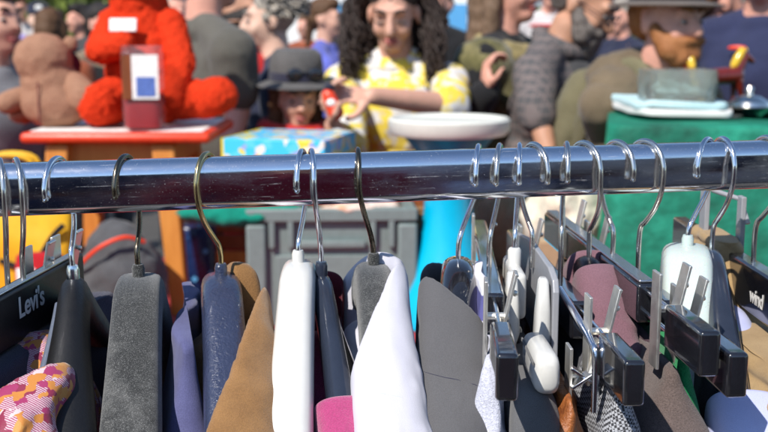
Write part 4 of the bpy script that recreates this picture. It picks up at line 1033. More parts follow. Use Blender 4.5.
def person(label, px, py, Y, yaw=0, lean=0, nod=0, turn=0, skin='fair', hair='short', hc='brown', shirt='navy', sleeve='long', legs='denim', armA=None, armB=None, vox=.012, wide=1.0, beard=None, glasses=False, jacket=None, group=None, detail=True, cat='person', eyes=True):
    """face centre at pixel (px, py) and distance Y; yaw 0 faces the camera, +90 faces towards +x. armA is on the -x local side."""
    P = at(px, py, Y); L_ = R(lean); hip = Vector((0, 0, .95))
    Rl = Matrix.Rotation(L_, 3, 'X')
    piv = Vector((0, .012, 1.49)); Rn = Matrix.Rotation(R(turn), 3, 'Z') @ Matrix.Rotation(R(nod), 3, 'X')
    up0 = lambda p: hip + Rl @ (Vector(p) - hip)
    hd0 = lambda p: up0(piv + Rn @ (Vector(p) - piv))
    fc = hd0((0, 0, 1.59)); k = P.z / fc.z
    Rz = Matrix.Rotation(R(yaw), 3, 'Z')
    loc = Vector((P.x, P.y, 0)) - Rz @ Vector((fc.x * k, fc.y * k, 0))
    loc.z = 0
    o = empty('person', loc, R(yaw), label, cat, group)
    up = lambda p: up0(p) * k
    hd = lambda p: hd0(p) * k
    Rh = Rl @ Rn
    inv = lambda q: Rz.transposed() @ (Vector(q) - loc)
    W = wide
    body = MB()
    body.ell(up((0, 0, 1.27)), (.15 * k * W, .10 * k, .17 * k), Rl); body.ell(up((0, 0, 1.08)), (.13 * k * W, .095 * k, .16 * k), Rl); body.ell((0, .01 * k, .93 * k), (.155 * k * W, .11 * k, .13 * k))
    for sx in (-1, 1): body.cap(up((sx * .02, .015, 1.435)), up((sx * .155 * W, 0, 1.385)), .045 * k, .052 * k)
    body.cap(up((-.13 * W, 0, 1.36)), up((.13 * W, 0, 1.36)), .06 * k)
    body.cap(up((0, .018, 1.40)), hd((0, .012, 1.53)), .058 * k, .052 * k)
    body.ell(hd((0, .02, 1.635)), (.074 * k, .092 * k, .086 * k), Rh); body.ell(hd((0, -.025, 1.588)), (.062 * k, .068 * k, .088 * k), Rh); body.ell(hd((0, -.058, 1.525)), (.034 * k, .034 * k, .028 * k), Rh)
    body.cap(hd((0, -.088, 1.622)), hd((0, -.110, 1.578)), .009 * k, .0145 * k); body.ell(hd((0, -.097, 1.574)), (.019 * k, .014 * k, .010 * k), Rh)
    body.cap(hd((-.036, -.076, 1.634)), hd((.036, -.076, 1.634)), .015 * k)
    for sx in (-1, 1):
        body.ell(hd((sx * .034, -.060, 1.575)), (.026 * k, .026 * k, .03 * k), Rh); body.ell(hd((sx * .076, .012, 1.592)), (.010 * k, .021 * k, .032 * k), Rh)
        body.cap((sx * .085 * k, 0, .90 * k), (sx * .095 * k, -.01 * k, .49 * k), .078 * k, .054 * k); body.cap((sx * .095 * k, -.01 * k, .49 * k), (sx * .10 * k, .015 * k, .09 * k), .054 * k, .036 * k)
        body.cap((sx * .10 * k, .015 * k, .045 * k), (sx * .11 * k, -.12 * k, .035 * k), .036 * k, .03 * k)
    arms = []
    for sx, arm in ((-1, armA), (1, armB)):
        S = up((sx * .172 * W, 0, 1.375))
        if arm is None:
            E = up((sx * .225 * W, .03, 1.13)); Wp = up((sx * .215 * W, -.05, .90)); hdn = (Wp - E)
        else:
            E = inv(arm[0]); Wp = inv(arm[1]); hdn = (Rz.transposed() @ arm[2]) if len(arm) > 2 and arm[2] is not None else (Wp - E)
        arms.append((S, E, Wp))
        body.cap(S, E, .052 * k, .039 * k); body.cap(E, Wp, .040 * k, .026 * k)
        nr = Rz.transposed() @ arm[3] if arm is not None and len(arm) > 3 else Vector((-sx, -.3, 0))
        hand(body, Wp, hdn, nr, k * .96, arm[4] if arm is not None and len(arm) > 4 else .5, -sx)
    bo = blob(body, 'body', SK[skin], o, vox, 3)
    if detail:
        for sx in (-1, 1):
            e = MB(); e.ell(hd((sx * .032, -.0815, 1.606)), (.0125 * k, .007 * k, .0052 * k), Rh)
            if eyes:
                eo = e.build('eye', M['eyewhite'], o)
                e = MB(); e.ell(hd((sx * .032, -.0865, 1.605)), (.0062 * k, .0032 * k, .0056 * k), Rh); e.build('iris', M['eyedark'], eo)
            else:
                e = MB(); e.tube([hd((sx * (.019 + .028 * q), -.088 + .010 * abs(q - .3), 1.604 - .004 * math.sin(q * PI))) for q in (0, .25, .5, .75, 1)], .0028 * k, 6); e.build('eyelash', M['eyedark'], o)
            e = MB(); e.tube([hd((sx * (.014 + .036 * q), -.092 + .012 * q * q, 1.633 + .008 * math.sin(q * 2.6))) for q in (0, .25, .5, .75, 1)], [.004 * k, .005 * k, .0048 * k, .004 * k, .002 * k], 8); e.build('eyebrow', HR['black' if hc in ('black', 'brown') else hc], o)
        e = MB(); e.ell(hd((0, -.089, 1.546)), (.024 * k, .0095 * k, .0055 * k), Rh); e.ell(hd((0, -.089, 1.538)), (.020 * k, .0095 * k, .006 * k), Rh); e.build('lips', M['lips'], o)
    # clothes
    c = MB(); g_ = .012 * k + vox * .5
    c.ell(up((0, 0, 1.27)), (.155 * k * W + g_, .108 * k + g_, .17 * k), Rl); c.ell(up((0, 0, 1.09)), (.14 * k * W + g_, .10 * k + g_, .17 * k), Rl); c.ell(up((0, .005, .97)), (.155 * k * W + g_, .112 * k + g_, .12 * k), Rl)
    c.cap(up((-.13 * W, .0, 1.355)), up((.13 * W, .0, 1.355)), .06 * k + g_ * .4)
    for sx in (-1, 1): c.cap(up((sx * .035, .02, 1.442)), up((sx * .158 * W, .003, 1.382)), .050 * k, .062 * k)
    c.ell(up((0, .018, 1.43)), (.082 * k, .080 * k, .048 * k), Rl)
    for (S, E, Wp) in arms:
        if sleeve == 'long': c.cap(S, E, .052 * k + g_, .041 * k + g_); c.cap(E, E.lerp(Wp, .92), .041 * k + g_, .030 * k + g_)
        elif sleeve == 'rolled': c.cap(S, E, .054 * k + g_, .044 * k + g_); c.cap(E, E.lerp(Wp, .22), .044 * k + g_, .042 * k + g_)
        elif sleeve == 'short': c.cap(S, S.lerp(E, .72), .055 * k + g_, .049 * k + g_)
    so = blob(c, 'shirt' if not jacket else 'jacket', CL[shirt], o, vox, 2, .016 * k, .11)
    c = MB(); c.ell((0, .01 * k, .93 * k), (.162 * k * W + .006, .118 * k + .006, .11 * k))
    for sx in (-1, 1):
        c.cap((sx * .085 * k, 0, .88 * k), (sx * .095 * k, -.01 * k, .49 * k), .090 * k, .068 * k); c.cap((sx * .095 * k, -.01 * k, .49 * k), (sx * .10 * k, .015 * k, .10 * k), .068 * k, .056 * k)
    blob(c, 'trousers', CL[legs], o, vox * 1.2, 2, .01, .1)
    for sx in (-1, 1):
        c = MB(); c.cap((sx * .10 * k, .03 * k, .046 * k), (sx * .112 * k, -.13 * k, .040 * k), .045 * k, .038 * k); c.map(lambda v: Vector((v.x, v.y, max(.002, v.z)))); c.build('shoe', CL['black'], o)
    # hair
    H = MB(); hm = HR[hc]
    if hair in ('short', 'long', 'bob', 'back'):
        H.ell(hd((0, .030, 1.662)), (.082 * k, .094 * k, .082 * k), Rh); H.ell(hd((0, .065, 1.62)), (.074 * k, .062 * k, .08 * k), Rh); H.ell(hd((0, -.035, 1.70)), (.060 * k, .05 * k, .035 * k), Rh)
        if hair in ('long', 'bob'):
            zl = 1.52 if hair == 'bob' else 1.38
            for sx in (-1, 1): H.cap(hd((sx * .070, .02, 1.64)), hd((sx * .078, .03, zl)), .032 * k, .028 * k)
            H.cap(hd((0, .07, 1.62)), hd((0, .085, zl)), .065 * k, .055 * k)
        if hair == 'back':
            H.cap(hd((0, .1, 1.62)), hd((0, .13, 1.45)), .035 * k, .018 * k)
        ho = blob(H, 'hair', hm, o, vox * .9, 2, .020 * k, .035)
    if hair == 'tuft':
        rnd = random.Random(px); H.ell(hd((0, .030, 1.655)), (.080 * k, .094 * k, .084 * k), Rh)
        for i in range(420):
            a = rnd.uniform(0, 2 * PI); zz = rnd.uniform(-.35, 1); q = math.sqrt(1 - zz * zz); dd = Vector((q * math.cos(a), q * math.sin(a), zz))
            if dd.y < -.55 and zz < .5: continue
            p = Vector((0, .030, 1.655)) + Vector((dd.x * .078, dd.y * .092, dd.z * .082)); tng = (dd * .5 + Vector((rnd.uniform(-.6, .6), .5 + rnd.uniform(-.4, .5), -.3 + rnd.uniform(-.5, .5)))).normalized()
            H.tube([hd(p), hd(p + (dd * .4 + tng) * .014), hd(p + (dd * .15 + tng) * .038)], [.009 * k, .007 * k, .0015 * k], 5)
        H.build('hair', hm, o)
    if hair == 'curly':
        rnd = random.Random(5); H.ell(hd((0, .035, 1.66)), (.088 * k, .098 * k, .082 * k), Rh); H.ell(hd((0, .085, 1.50)), (.12 * k, .06 * k, .19 * k), Rh)
        for i in range(430):
            a = rnd.uniform(-.35, PI + .35); rr0 = rnd.uniform(.6, 1)
            p0 = Vector((.080 * math.cos(a), .030 + .085 * math.sin(a) * rr0, 1.66 + .07 * rnd.random())); ln = rnd.uniform(.28, .44)
            front = abs(p0.x) > .045; outx = p0.x * rnd.uniform(.15, .75); outy = .01 + .04 * rnd.random() - (.13 if front else 0); ph = rnd.uniform(0, 6); fr = rnd.uniform(10, 17); cr = rnd.uniform(.007, .014)
            pts = []
            for j in range(26):
                f = j / 25; sp = sstep(0, .35, f)
                q = p0 + Vector((outx * sp * 1.0 + .022 * math.copysign(1, p0.x) * sp, outy * sstep(.2, .7, f), .02 * math.sin(min(1, f * 5) * PI) - ln * f))
                pts.append(hd(q + Vector((math.cos(ph + fr * f * 2), math.sin(ph + fr * f * 2), 0)) * cr * sp))
            H.tube(pts, [.0046 * k * (1 - .6 * j / 25) for j in range(26)], 5)
        H.build('hair', hm, o)
    if beard:
        b = MB()
        b.ell(hd((0, -.060, 1.518)), (.054 * k, .050 * k, .042 * k), Rh)
        for sx in (-1, 1): b.cap(hd((sx * .064, -.010, 1.585)), hd((sx * .042, -.050, 1.530)), .018 * k, .034 * k)
        for sx in (-1, 1): b.ell(hd((sx * .040, -.052, 1.552)), (.026 * k, .034 * k, .036 * k), Rh)
        b.cap(hd((-.030, -.092, 1.556)), hd((.030, -.092, 1.556)), .0135 * k)
        if beard == 'long': b.ell(hd((0, -.075, 1.49)), (.036 * k, .036 * k, .04 * k), Rh)
        blob(b, 'beard', HR[{'ginger': 'red', 'long': 'darkgrey'}.get(beard, beard if beard in HR else 'darkgrey')], o, vox * .8, 1, .012 * k, .02)
    if glasses:
        gl = MB()
        for sx in (-1, 1):
            gl.tube([hd((sx * .034 + .023 * math.cos(a), -.101, 1.606 + .017 * math.sin(a))) for a in [2 * PI * q / 20 for q in range(21)]], .0022 * k, 6, cap=False)
            gl.tube([hd((sx * .057, -.099, 1.61)), hd((sx * .080, .012, 1.612))], .002 * k, 6)
        gl.tube([hd((-.011, -.101, 1.61)), hd((.011, -.101, 1.61))], .002 * k, 6)
        gl.build('glasses', M['black'], o)
    o['_k'] = k
    return o, hd, up, Rh, k, inv, arms
def strip_k():
    for q in bpy.data.objects:
        if '_k' in q: del q['_k']
def hat(o, hd, Rh, k, mat, brim, crown_h, crown_r, band, z=1.665, tilt=0, droop=.012, tb=.08):
    """brimmed hat: crown, band and a slightly drooping brim"""
    T = Rh.to_4x4() @ Matrix.Rotation(R(tilt), 4, 'X'); c = hd((0, .015, z))
    def put(mb): mb.map(lambda v: c + T.to_3x3() @ Vector((v.x, v.y * 1.15, v.z))); return mb
    mb = MB(); mb.lathe([(crown_r * .98, -.004), (crown_r, .0), (crown_r * 1.0, crown_h * .5), (crown_r * .93, crown_h * .85), (crown_r * .75, crown_h), (crown_r * .3, crown_h * .94), (.001, crown_h * .92)], n=40); ho = put(mb).build('hat', mat, o)
    mb = MB(); mb.lathe([(crown_r * .98, .002), (crown_r * 1.1, -.001), (brim * .8, -.003), (brim, -droop), (brim, -droop - .004), (brim * .8, -.008), (crown_r * .9, -.004)], n=48); put(mb).build('brim', mat, ho)
    mb = MB(); mb.lathe([(crown_r * 1.005, .001), (crown_r * 1.03, .003), (crown_r * 1.025, .026), (crown_r * .99, .028)], n=40); put(mb).build('band', band, ho)
    return ho
V = Vector
# -- woman with curly hair, holding a small toy in both hands
Yw = 3.3
wr_b = at(372, 96, 2.90); wr_a = at(333, 126, 2.88)
wm, hd, up, Rh, k, inv, arms = person('woman with long dark curls and a yellow and white blouse looking down at her hands', 394, 17, Yw, yaw=-8, lean=6, nod=14, skin='fair', hair='curly', hc='darkbrown', shirt='blouse', sleeve='none', legs='denim', vox=.0054,
    eyes=False, armA=(at(350, 150, 3.04), wr_a, V((-.15, -.1, 1)), V((1, 0, .1)), .75), armB=(at(452, 106, 3.06), wr_b, V((-1, -.15, .05)), V((-.1, .6, -.8)), .55))
for (S, E, Wp), f in zip(arms, (.5, .12)):
    mb = MB(); mb.cap(S, E, .066 * k, .056 * k); mb.cap(E, E.lerp(Wp, f), .056 * k, .050 * k); blob(mb, 'sleeve', CL['blouse'], wm, .010, 2, .018, .06)
c = at(333, 104, 2.84); t = empty('small_toy', c, 0, 'small red and white toy held by the curly haired woman', 'toy')
mb = MB(); mb.cap((-.012, 0, .024), (.008, -.006, -.022), .018, .022); blob(mb, 'body', M['redpaint'], t, .004, 2)
MB().ell((-.004, -.02, .004), (.013, .007, .011)).build('face', M['tag'], t); MB().ell((-.008, 0, .046), (.016, .016, .011)).build('hood', M['navycloth'], t)
# -- child with grey hat
kd, hd, up, Rh, k, inv, arms = person('child in a grey brimmed hat with sunglasses on it and a red top', 297, 102, 3.2, yaw=14, nod=6, skin='fair', hair='long', hc='brown', shirt='red_top', sleeve='long', legs='denim', vox=.010)
ho = hat(kd, hd, Rh, k / 1, fabric('grey_felt', (.105, .10, .098), big=20, fine=240), .118, .092, .080, M['navycloth'], z=1.668, tilt=-3)
mb = MB()
for sx in (-1, 1):
    q = hd((sx * .038 + .012, -.100, 1.705)); mb.ell(q, (.030 * k, .008 * k, .024 * k), Rh)
mb.tube([hd((-.02, -.102, 1.712)), hd((.044, -.102, 1.712))], .003, 6); mb.build('sunglasses', M['black'], kd)
mb = MB()
mb.tube([up((.112 * math.cos(a), .02 + .090 * math.sin(a), 1.485 + .014 * math.sin(a))) for a in [2 * PI * q / 24 for q in range(25)]], .040 * k, 10, cap=False); mb.cap(up((-.12, 0, 1.40)), up((.12, 0, 1.40)), .07 * k); blob(mb, 'collar', CL['red_top'], kd, .008, 2, .01, .05)
# -- man in grey tee seen from behind
gm, hd, up, Rh, k, inv, arms = person('man in a grey green tee with a dark bag strap, seen from behind', 207, -24, 3.35, yaw=122, skin='pink', hair='short', hc='black', shirt='olive_grey_tee', sleeve='short', legs='black', wide=1.0, vox=.011,
    armA=(at(238, 106, 3.22), at(227, 166, 3.12)), detail=False)
mb = MB(); mb.tube(smoothpath([up((.06, -.135, 1.18)), up((.085, -.11, 1.36)), up((.095, .0, 1.475)), up((.11, .1, 1.38)), up((.12, .14, 1.2)), up((.10, .15, 1.0))], 5), .022, 10, flat=.35); mb.build('bag_strap', CL['navy'], gm)
# -- grey haired person in profile
pm, hd, up, Rh, k, inv, arms = person('grey haired woman in profile wearing a red top and navy jacket', 270, 24, 3.9, yaw=-82, nod=4, skin='pale', hair='tuft', hc='grey', shirt='navy', sleeve='long', jacket=True, legs='charcoal', vox=.011)
mb = MB(); mb.ell(up((0, -.06, 1.36)), (.085 * k, .07 * k, .13 * k)); blob(mb, 'red_top', CL['red_top'], pm, .01, 2, .01, .08)
# -- girl in blue tee
person('girl in a blue tee facing sideways with arms held forward', 327, 22, 6.4, yaw=72, skin='fair', hair='back', hc='brown', shirt='blue_tee', sleeve='short', legs='charcoal', vox=.014, armA=(at(332, 76, 6.1), at(346, 66, 5.9)), armB=(at(322, 78, 6.4), at(338, 70, 6.1)))
# -- shawl person
sm, hd, up, Rh, k, inv, arms = person('person in an olive shawl over black sleeves with one hand raised', 508, -6, 3.55, yaw=60, skin='pink', hair='long', hc='mouse', shirt='black', sleeve='long', legs='black', vox=.010,
    armA=(at(468, 118, 3.3), at(486, 92, 3.22), V((.02, .1, 1)), V((1, .2, 0)), 1.1), armB=(at(530, 110, 3.6), at(525, 140, 3.4)))
mb = MB(); mb.ell(up((0, .01, 1.27)), (.215 * k, .175 * k, .18 * k)); mb.cap(up((-.15, .01, 1.36)), up((.15, .01, 1.36)), .098 * k); mb.ell(up((0, .04, 1.10)), (.19 * k, .17 * k, .2 * k)); mb.cap(up((-.18, .01, 1.36)), up((-.235, .04, 1.19)), .085 * k, .07 * k)
blob(mb, 'shawl', CL['shawl'], sm, .012, 3, .035, .08)
mb = MB()
for dz, rr_ in ((1.425, .098), (1.40, .120)):
    mb.tube([up((rr_ * math.cos(a), -.01 + rr_ * .95 * math.sin(a), dz + .02 * math.sin(a))) for a in [2 * PI * q / 24 for q in range(25)]], .026 * k, 10, cap=False)
blob(mb, 'scarf', fabric('gold_scarf', (.33, .26, .12), (.10, .085, .035), big=16, fine=200), sm, .010, 2, .02, .05)
# -- checked shirt man
cm, hd, up, Rh, k, inv, arms = person('bearded man with glasses in a grey checked shirt, bending forward with a rolled sleeve', 583, 8, 3.30, yaw=62, lean=11, nod=20, skin='tan', hair='short', hc='darkgrey', shirt='check', sleeve='rolled', legs='charcoal', vox=.010, wide=1.22, beard='long', glasses=True,
    armA=(at(536, 104, 3.05), at(549, 158, 2.98)), armB=(at(600, 110, 3.4), at(606, 150, 3.2)))
mb = MB(); mb.tube([up((.074 * math.cos(a), .012 + .072 * math.sin(a), 1.462 + .018 * math.sin(a))) for a in [2 * PI * q / 24 for q in range(25)]], .026 * k, 10, cap=False); mb.cap(up((-.08, .03, 1.42)), up((.08, .03, 1.42)), .06 * k); blob(mb, 'collar', CL['check'], cm, .010, 2)
mb = MB(); mb.ell(up((.0, -.06, 1.30)), (.10 * k, .085 * k, .16 * k)); blob(mb, 'undershirt', CL['charcoal'], cm, .01, 2)
# -- man with hat and ginger beard
bm_, hd, up, Rh, k, inv, arms = person('man with ginger beard and brown brimmed hat wearing a khaki brown jacket', 668, 26, 2.85, yaw=34, lean=16, nod=-12, skin='pink', hair='short', hc='red', shirt='brown_jacket', sleeve='long', jacket=True, legs='charcoal', vox=.010, wide=1.15, beard='ginger', armA=(at(606, 130, 2.85), at(640, 170, 2.8)))
hat(bm_, hd, Rh, k, fabric('brown_felt', (.13, .10, .08), big=20, fine=240), .140, .105, .088, M['blackcloth'], z=1.655, tilt=-3, droop=.008)
mb = MB()
for sx in (-1, 1): mb.tube(smoothpath([up((sx * .10, -.145, 1.15)), up((sx * .11, -.125, 1.34)), up((sx * .10, .0, 1.478)), up((sx * .11, .12, 1.38)), up((sx * .11, .16, 1.15))], 5), .026, 10, flat=.4)
mb.build('backpack_strap', CL['khaki'], bm_)
mb = MB(); mb.ell(up((0, .20, 1.22)), (.15 * k, .09 * k, .20 * k)); blob(mb, 'backpack', CL['khaki'], bm_, .011, 3, .02, .08)
mb = MB(); mb.tube([up((.088 * math.cos(a), .0 + .085 * math.sin(a), 1.455 + .012 * math.sin(a))) for a in [2 * PI * q / 24 for q in range(25)]], .024 * k, 10, cap=False); blob(mb, 'collar', CL['olive'], bm_, .009, 2, .01, .05)
mb = MB(); mb.ell(up((0, .09, 1.425)), (.18 * k, .10 * k, .085 * k)); mb.cap(up((-.15, .03, 1.40)), up((.15, .03, 1.40)), .075 * k); blob(mb, 'hood', CL['brown_jacket'], bm_, .011, 3, .03, .08)
# -- the two at the end
person('man in a slate blue shirt turned away behind the glazed horses', 716, 6, 3.65, yaw=110, skin='pink', hair='short', hc='brown', shirt='blue_shirt', sleeve='long', legs='black', vox=.011, wide=1.05)
nm, hd, up, Rh, k, inv, arms = person('heavy person in a navy tee with a red chest mark at the frame edge', 764, -28, 3.5, yaw=-30, skin='pink', hair='short', hc='brown', shirt='navy_tee', sleeve='short', legs='denim', vox=.011, wide=1.2)
mb = MB(); mb.ell(up((-.04, -.128, 1.365)), (.030, .006, .008)); mb.build('red_mark', M['redpaint'], nm)
# -- the crowd further back
CG = 'people in the crowd'
def crowd(label, px, py, Y, keep=False, **k):
    if Y > 4.1 and not keep and 'armA' not in k: Y *= 1.35
    return person(label, px, py, Y, vox=.016, group=CG, detail=Y < 5, **k)
crowd('person in a pale grey hooded top at the frame edge', -6, 25, 3.3, yaw=60, shirt='grey_hoodie', hc='brown', hair='short', legs='black')
r_, hd, up, Rh, k, inv, arms = crowd('dark haired person wearing big lilac headphones round the neck', 7, 28, 4.8, yaw=50, shirt='black', hc='black', hair='bob', legs='black', skin='pink')
mb = MB(); q0 = at(20, 50, 6.2); mb.tube([r_.rotation_euler.to_matrix().transposed() @ (q0 + V((.075 * math.cos(a), 0, .075 * math.sin(a))) - r_.location) for a in [PI * q / 16 - .35 for q in range(20)]], .018, 10); mb.build('headphones', CL['lilac'], r_)
r_, hd, up, Rh, k, inv, arms = crowd('person in a dark cap with white emblem', 39, 22, 6.0, yaw=20, shirt='charcoal', hc='black', legs='black', skin='pale')
mb = MB(); mb.ell(hd((0, .02, 1.68)), (.092 * k, .11 * k, .07 * k)); mb.ell(hd((0, -.10, 1.665)), (.07 * k, .07 * k, .012 * k)); co_ = blob(mb, 'cap', CL['navy'], r_, .012, 2)
MB().ell(hd((0, -.092, 1.695)), (.030, .006, .022), Rh).build('emblem', M['tag'], r_)
crowd('brown haired person with the face turned away above the bear', 53, 34, 4.2, yaw=170, shirt='rust', hc='brown', hair='long', legs='black', skin='tan')
crowd('dark haired person in a grey top between bear and beige coat', 79, 22, 6.2, yaw=-40, shirt='charcoal', hc='black', hair='long', legs='black', skin='pink')
crowd('man with glasses in a beige coat beside the red plush', 103, 28, 4.5, yaw=48, shirt='beige', jacket=True, hc='black', legs='charcoal', skin='pink', glasses=True, nod=8)
crowd('white haired person with white cap behind the red plush', 176, 12, 5.2, yaw=30, shirt='beige', hc='white', hair='short', legs='black', skin='pink')
r_, hd, up, Rh, k, inv, arms = crowd('dark haired person holding a camera beside the grey haired woman', 243, 8, 4.7, yaw=-60, shirt='dark', hc='black', hair='short', legs='black', skin='tan', beard='black', armA=(at(234, 60, 4.6), at(235, 38, 4.5)))
c = at(232, 30, 4.48); t = empty('camera', c, R(-40), 'small black camera with shiny lens held up in the crowd', 'camera')
MB().box((0, 0, 0), (.11, .05, .07)).build('body', M['black'], t, bevel=.008); MB().lathe([(.026, 0), (.028, .03), (.024, .032), (.001, .028)]).map(lambda v: V((v.x, -.025 - v.z, v.y))).build('lens', M['silver'], t)
crowd('person in a brown coat behind the curly haired woman', 352, 18, 5.8, yaw=10, shirt='dark', hc='black', hair='short', legs='black', skin='tan')
crowd('person in a rust top beside the girl in blue', 305, 28, 7.2, yaw=-20, shirt='rust', hc='mouse', hair='short', legs='denim', skin='pink')
r_, hd, up, Rh, k, inv, arms = crowd('person in a white top with a red stripe behind the checked shirt', 550, -6, 6.0, yaw=-10, shirt='white_top', hc='mouse', legs='denim', skin='pink', sleeve='short')
mb = MB(); mb.ell(up((0, -.0, 1.38)), (.19, .128, .022)); mb.build('stripe', CL['red_top'], r_)
crowd('distant person in a royal blue top', 524, 2, 7.5, yaw=0, shirt='blue_tee', hc='brown', legs='black', skin='pink')
crowd('person with pink face and grey flat cap behind the bearded man', 622, 20, 5.4, yaw=-50, shirt='navy', hc='grey', legs='denim', skin='pink')
crowd('person in a red top far behind the bending man', 614, 30, 7.0, yaw=20, shirt='red_top', hc='brown', legs='black', skin='fair')
crowd('person in black standing behind the olive shawl', 440, 8, 5.2, yaw=-20, shirt='black', hc='mouse', hair='short', legs='black', skin='pink')
crowd('fair haired person in a dark jacket far behind the grey tee', 208, 14, 8.0, yaw=-30, shirt='navy', hc='mouse', hair='short', legs='black', skin='pink')
crowd('person in a pale shirt far behind the bear', 20, 10, 8.5, yaw=10, shirt='white_top', hc='brown', hair='short', legs='denim', skin='pink')
crowd('person in khaki far behind the slate blue shirt', 742, 10, 6.5, yaw=-60, shirt='khaki', hc='grey', hair='short', legs='black', skin='pink')
# -- the passer-by whose maroon jacket the chrome mirrors
o_, *_ = person('passer-by in a maroon jacket mirrored in the chrome rail', 384, 30, 3.0, yaw=180, shirt='maroon_jacket', hc='brown', jacket=True, legs='black', wide=1.25, vox=.016, detail=False)
o_.location = (.24, -.62, 0)
strip_k()

# unseen stall added behind the camera so the chrome mirrors something dark
t = empty('added_stall', (.3, -3.0, 0), 0, 'added unseen stall hung with navy cloth to darken the chrome reflection', 'market stall')
MB().box((0, 0, .78), (7, .9, .04)).build('counter', M['rustwood'], t)
mb = MB(); mb.loft([[V((x, .46 + .03 * math.sin(x * 9) + .02 * math.sin(x * 23), z)) for z in (.02, .4, .81)] for x in [-3.5 + .1 * i for i in range(71)]], cap=False, closed=False); mb.build('counter_cloth', M['navycloth'], t, solid=.003)
mb = MB(); mb.loft([[V((x, -.45 + .03 * math.sin(x * 7), z)) for z in (.02, 1., 2.15)] for x in [-3.5 + .1 * i for i in range(71)]], cap=False, closed=False); mb.build('back_cloth', M['navycloth'], t, solid=.003)
for x0, x1, mt in ((.75, 1.35, M['melange']), (1.75, 2.7, fabric('pale_pink_linen', (.42, .38, .37), fine=300))):  # pale cloths added to give the rail's reflection its grey and light bands
    mb = MB(); mb.loft([[V((x0 + (x1 - x0) * i / 20, .50 + .02 * math.sin(i * 1.3), z)) for z in (.2, .5, .83)] for i in range(21)], cap=False, closed=False); mb.build('reflected_cloth', mt, t, solid=.003)
    mb = MB(); mb.loft([[V((x0 + (x1 - x0) * i / 20, -.40 + .02 * math.sin(i * 1.3), z)) for z in (.85, 1.2, 1.9)] for i in range(21)], cap=False, closed=False); mb.build('reflected_cloth', mt, t, solid=.003)
for x in (-3.5, 0, 3.5): MB().tube([(x, -.5, 0), (x, -.5, 2.2)], .02, 10).build('post', M['silver'], t)

# ======================================================================= buildings, van, trees
def facade(name, label, x0, x1, Y, h, mat, wins, strip=None):
    t = empty(name, ((x0 + x1) / 2, Y, 0), 0, label, 'building'); hw = (x1 - x0) / 2
    MB().box((0, 2.5, h / 2), (hw * 2, 5, h)).build('wall', mat, t)
    MB().box((0, 2.5, h + .15), (hw * 2 + .4, 5.4, .3)).build('roof', M['stone'], t, bevel=.03)
    for (x, z, ww, wh) in wins:
        f = MB()
        for sx in (-1, 1): f.box((x + sx * ww / 2, -.03, z), (.09, .12, wh)); f.box((x, -.03, z + sx * wh / 2), (ww + .088, .116, .09))
        f.box((x, -.028, z), (.05, .08, wh)); fo = f.build('window', M['whitepaint'], t, smooth=False)
        MB().box((x, -.006, z), (ww - .05, .02, wh - .05)).build('pane', M['windowglass'], fo, smooth=False)
        MB().box((x, -.08, z - wh / 2 - .09), (ww + .3, .2, .08)).build('sill', M['stone'], fo, bevel=.01)
    return t
b = facade('brick_building', 'brown brick building with yellow shop fascia behind the crowd', -9.5, -2.1, 15, 4.2, M['brick'], [(-2.3, 2.75, 1.2, 1.3), (.8, 2.75, 1.3, 1.3), (2.7, 2.75, 1.1, 1.3)])
MB().box((.8 + .1, -.12, 1.72), (2.3, .2, .24)).build('fascia', M['yellowpaint'], b, bevel=.01)
MB().box((-2.6, -.04, 1.1), (1.1, .12, 2.2)).build('door', M['rustwood'], b, bevel=.01)
b = facade('stone_building', 'pale stone building far behind the middle of the crowd', -2.0, 7.5, 19, 4.6, M['stone'], [(x, z, 1.2, 1.7) for x in (-3.6, -1.6, .6, 2.8) for z in (1.9,)])
b = facade('dark_brick_building', 'brown brick building closing the square behind the trees', 7.6, 16, 18, 4.4, M['brick'], [(x, z, 1.2, 1.6) for x in (-2.4, 0, 2.4) for z in (2,)])
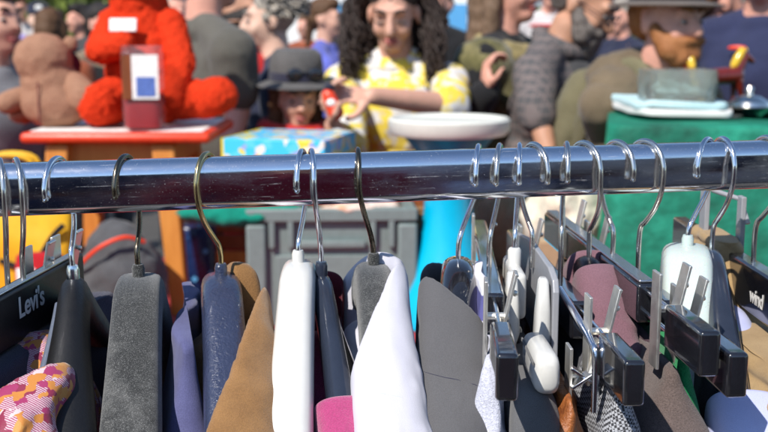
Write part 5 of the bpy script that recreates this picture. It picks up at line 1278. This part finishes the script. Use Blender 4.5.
# white van
vx = (305 - 384) / F * 11.5
t = empty('white_van', (vx, 11.5, 0), R(4), 'white delivery van parked behind the girl in blue', 'van')
prof = [(-2.3, .35), (-2.35, .9), (-2.2, 1.25), (-1.55, 1.95), (-1.3, 2.15), (2.3, 2.2), (2.4, 2.0), (2.42, .35)]
mb = MB(); mb.loft([[V((x, y, z)) for x, z in prof] for y in (-.95, .95)]); mb.build('body', M['whitepaint'], t, bevel=.08)
for x in (-1.5, 1.45):
    for y in (-.9, .9):
        wv_ = MB().tube([(x, y - .1, .34), (x, y + .1, .34)], .34, 28).build('wheel', M['rubber'], t, bevel=.03); MB().tube([(x, y - .11, .34), (x, y + .11, .34)], .2, 20).build('rim', M['silver'], wv_)
MB().box((-1.15, -.955, 1.65), (.9, .02, .6)).build('side_window', M['windowglass'], t, bevel=.01); MB().box((.9, -.957, 1.5), (1.4, .012, .5)).build('side_panel', M['lightblue'], t)
# trees
def tree(px, Y, label, seed, h=4.0, r=1.9):
    rnd = random.Random(seed); t = empty('tree', ((px - 384) / F * Y, Y, 0), 0, label, 'tree', 'trees behind the market')
    mb = MB(); mb.tube([(0, 0, 0), (.05, 0, 1.2), (0, .06, 2.6), (.1, 0, 3.3)], [.2, .16, .12, .05], 12)
    tips = []
    for i in range(12):
        a = i * 2.4; z = 1.0 + i * .16; e = V((r * .8 * math.cos(a), r * .8 * math.sin(a), z + rnd.uniform(.3, 1.2))); mb.tube([(0, 0, z), e * .5 + V((0, 0, z * .5)), e], [.06, .04, .012], 7); tips.append(e)
    mb.build('trunk', M['bark'], t)
    mb = MB()
    cl = [V((rnd.uniform(-r, r), rnd.uniform(-r, r), rnd.uniform(1.4, h))) for _ in range(70)] + tips
    for c in cl:
        if (c.xy.length / r) > 1.05: continue
        for j in range(70):
            p = c + V((rnd.gauss(0, .28), rnd.gauss(0, .28), rnd.gauss(0, .22))); s = rnd.uniform(.05, .10); Q = Euler((rnd.uniform(0, 6), rnd.uniform(0, 6), rnd.uniform(0, 6))).to_matrix()
            mb.add([p + Q @ V(q) * s for q in ((-1, 0, 0), (0, -.5, .1), (1.1, 0, 0), (0, .5, .1))], [[0, 1, 2, 3]])
    mb.build('crown', M['leaves'], t, smooth=False)
tree(548, 13, 'leafy tree in spring green behind the person in white and red', 1)
tree(636, 12, 'leafy tree in spring green behind the bearded man with the hat', 2)
tree(720, 14, 'leafy tree in spring green behind the slate blue shirt', 3)
tree(6, 12.5, 'leafy tree in spring green at the near end of the brick building', 4, 3.8, 1.5)
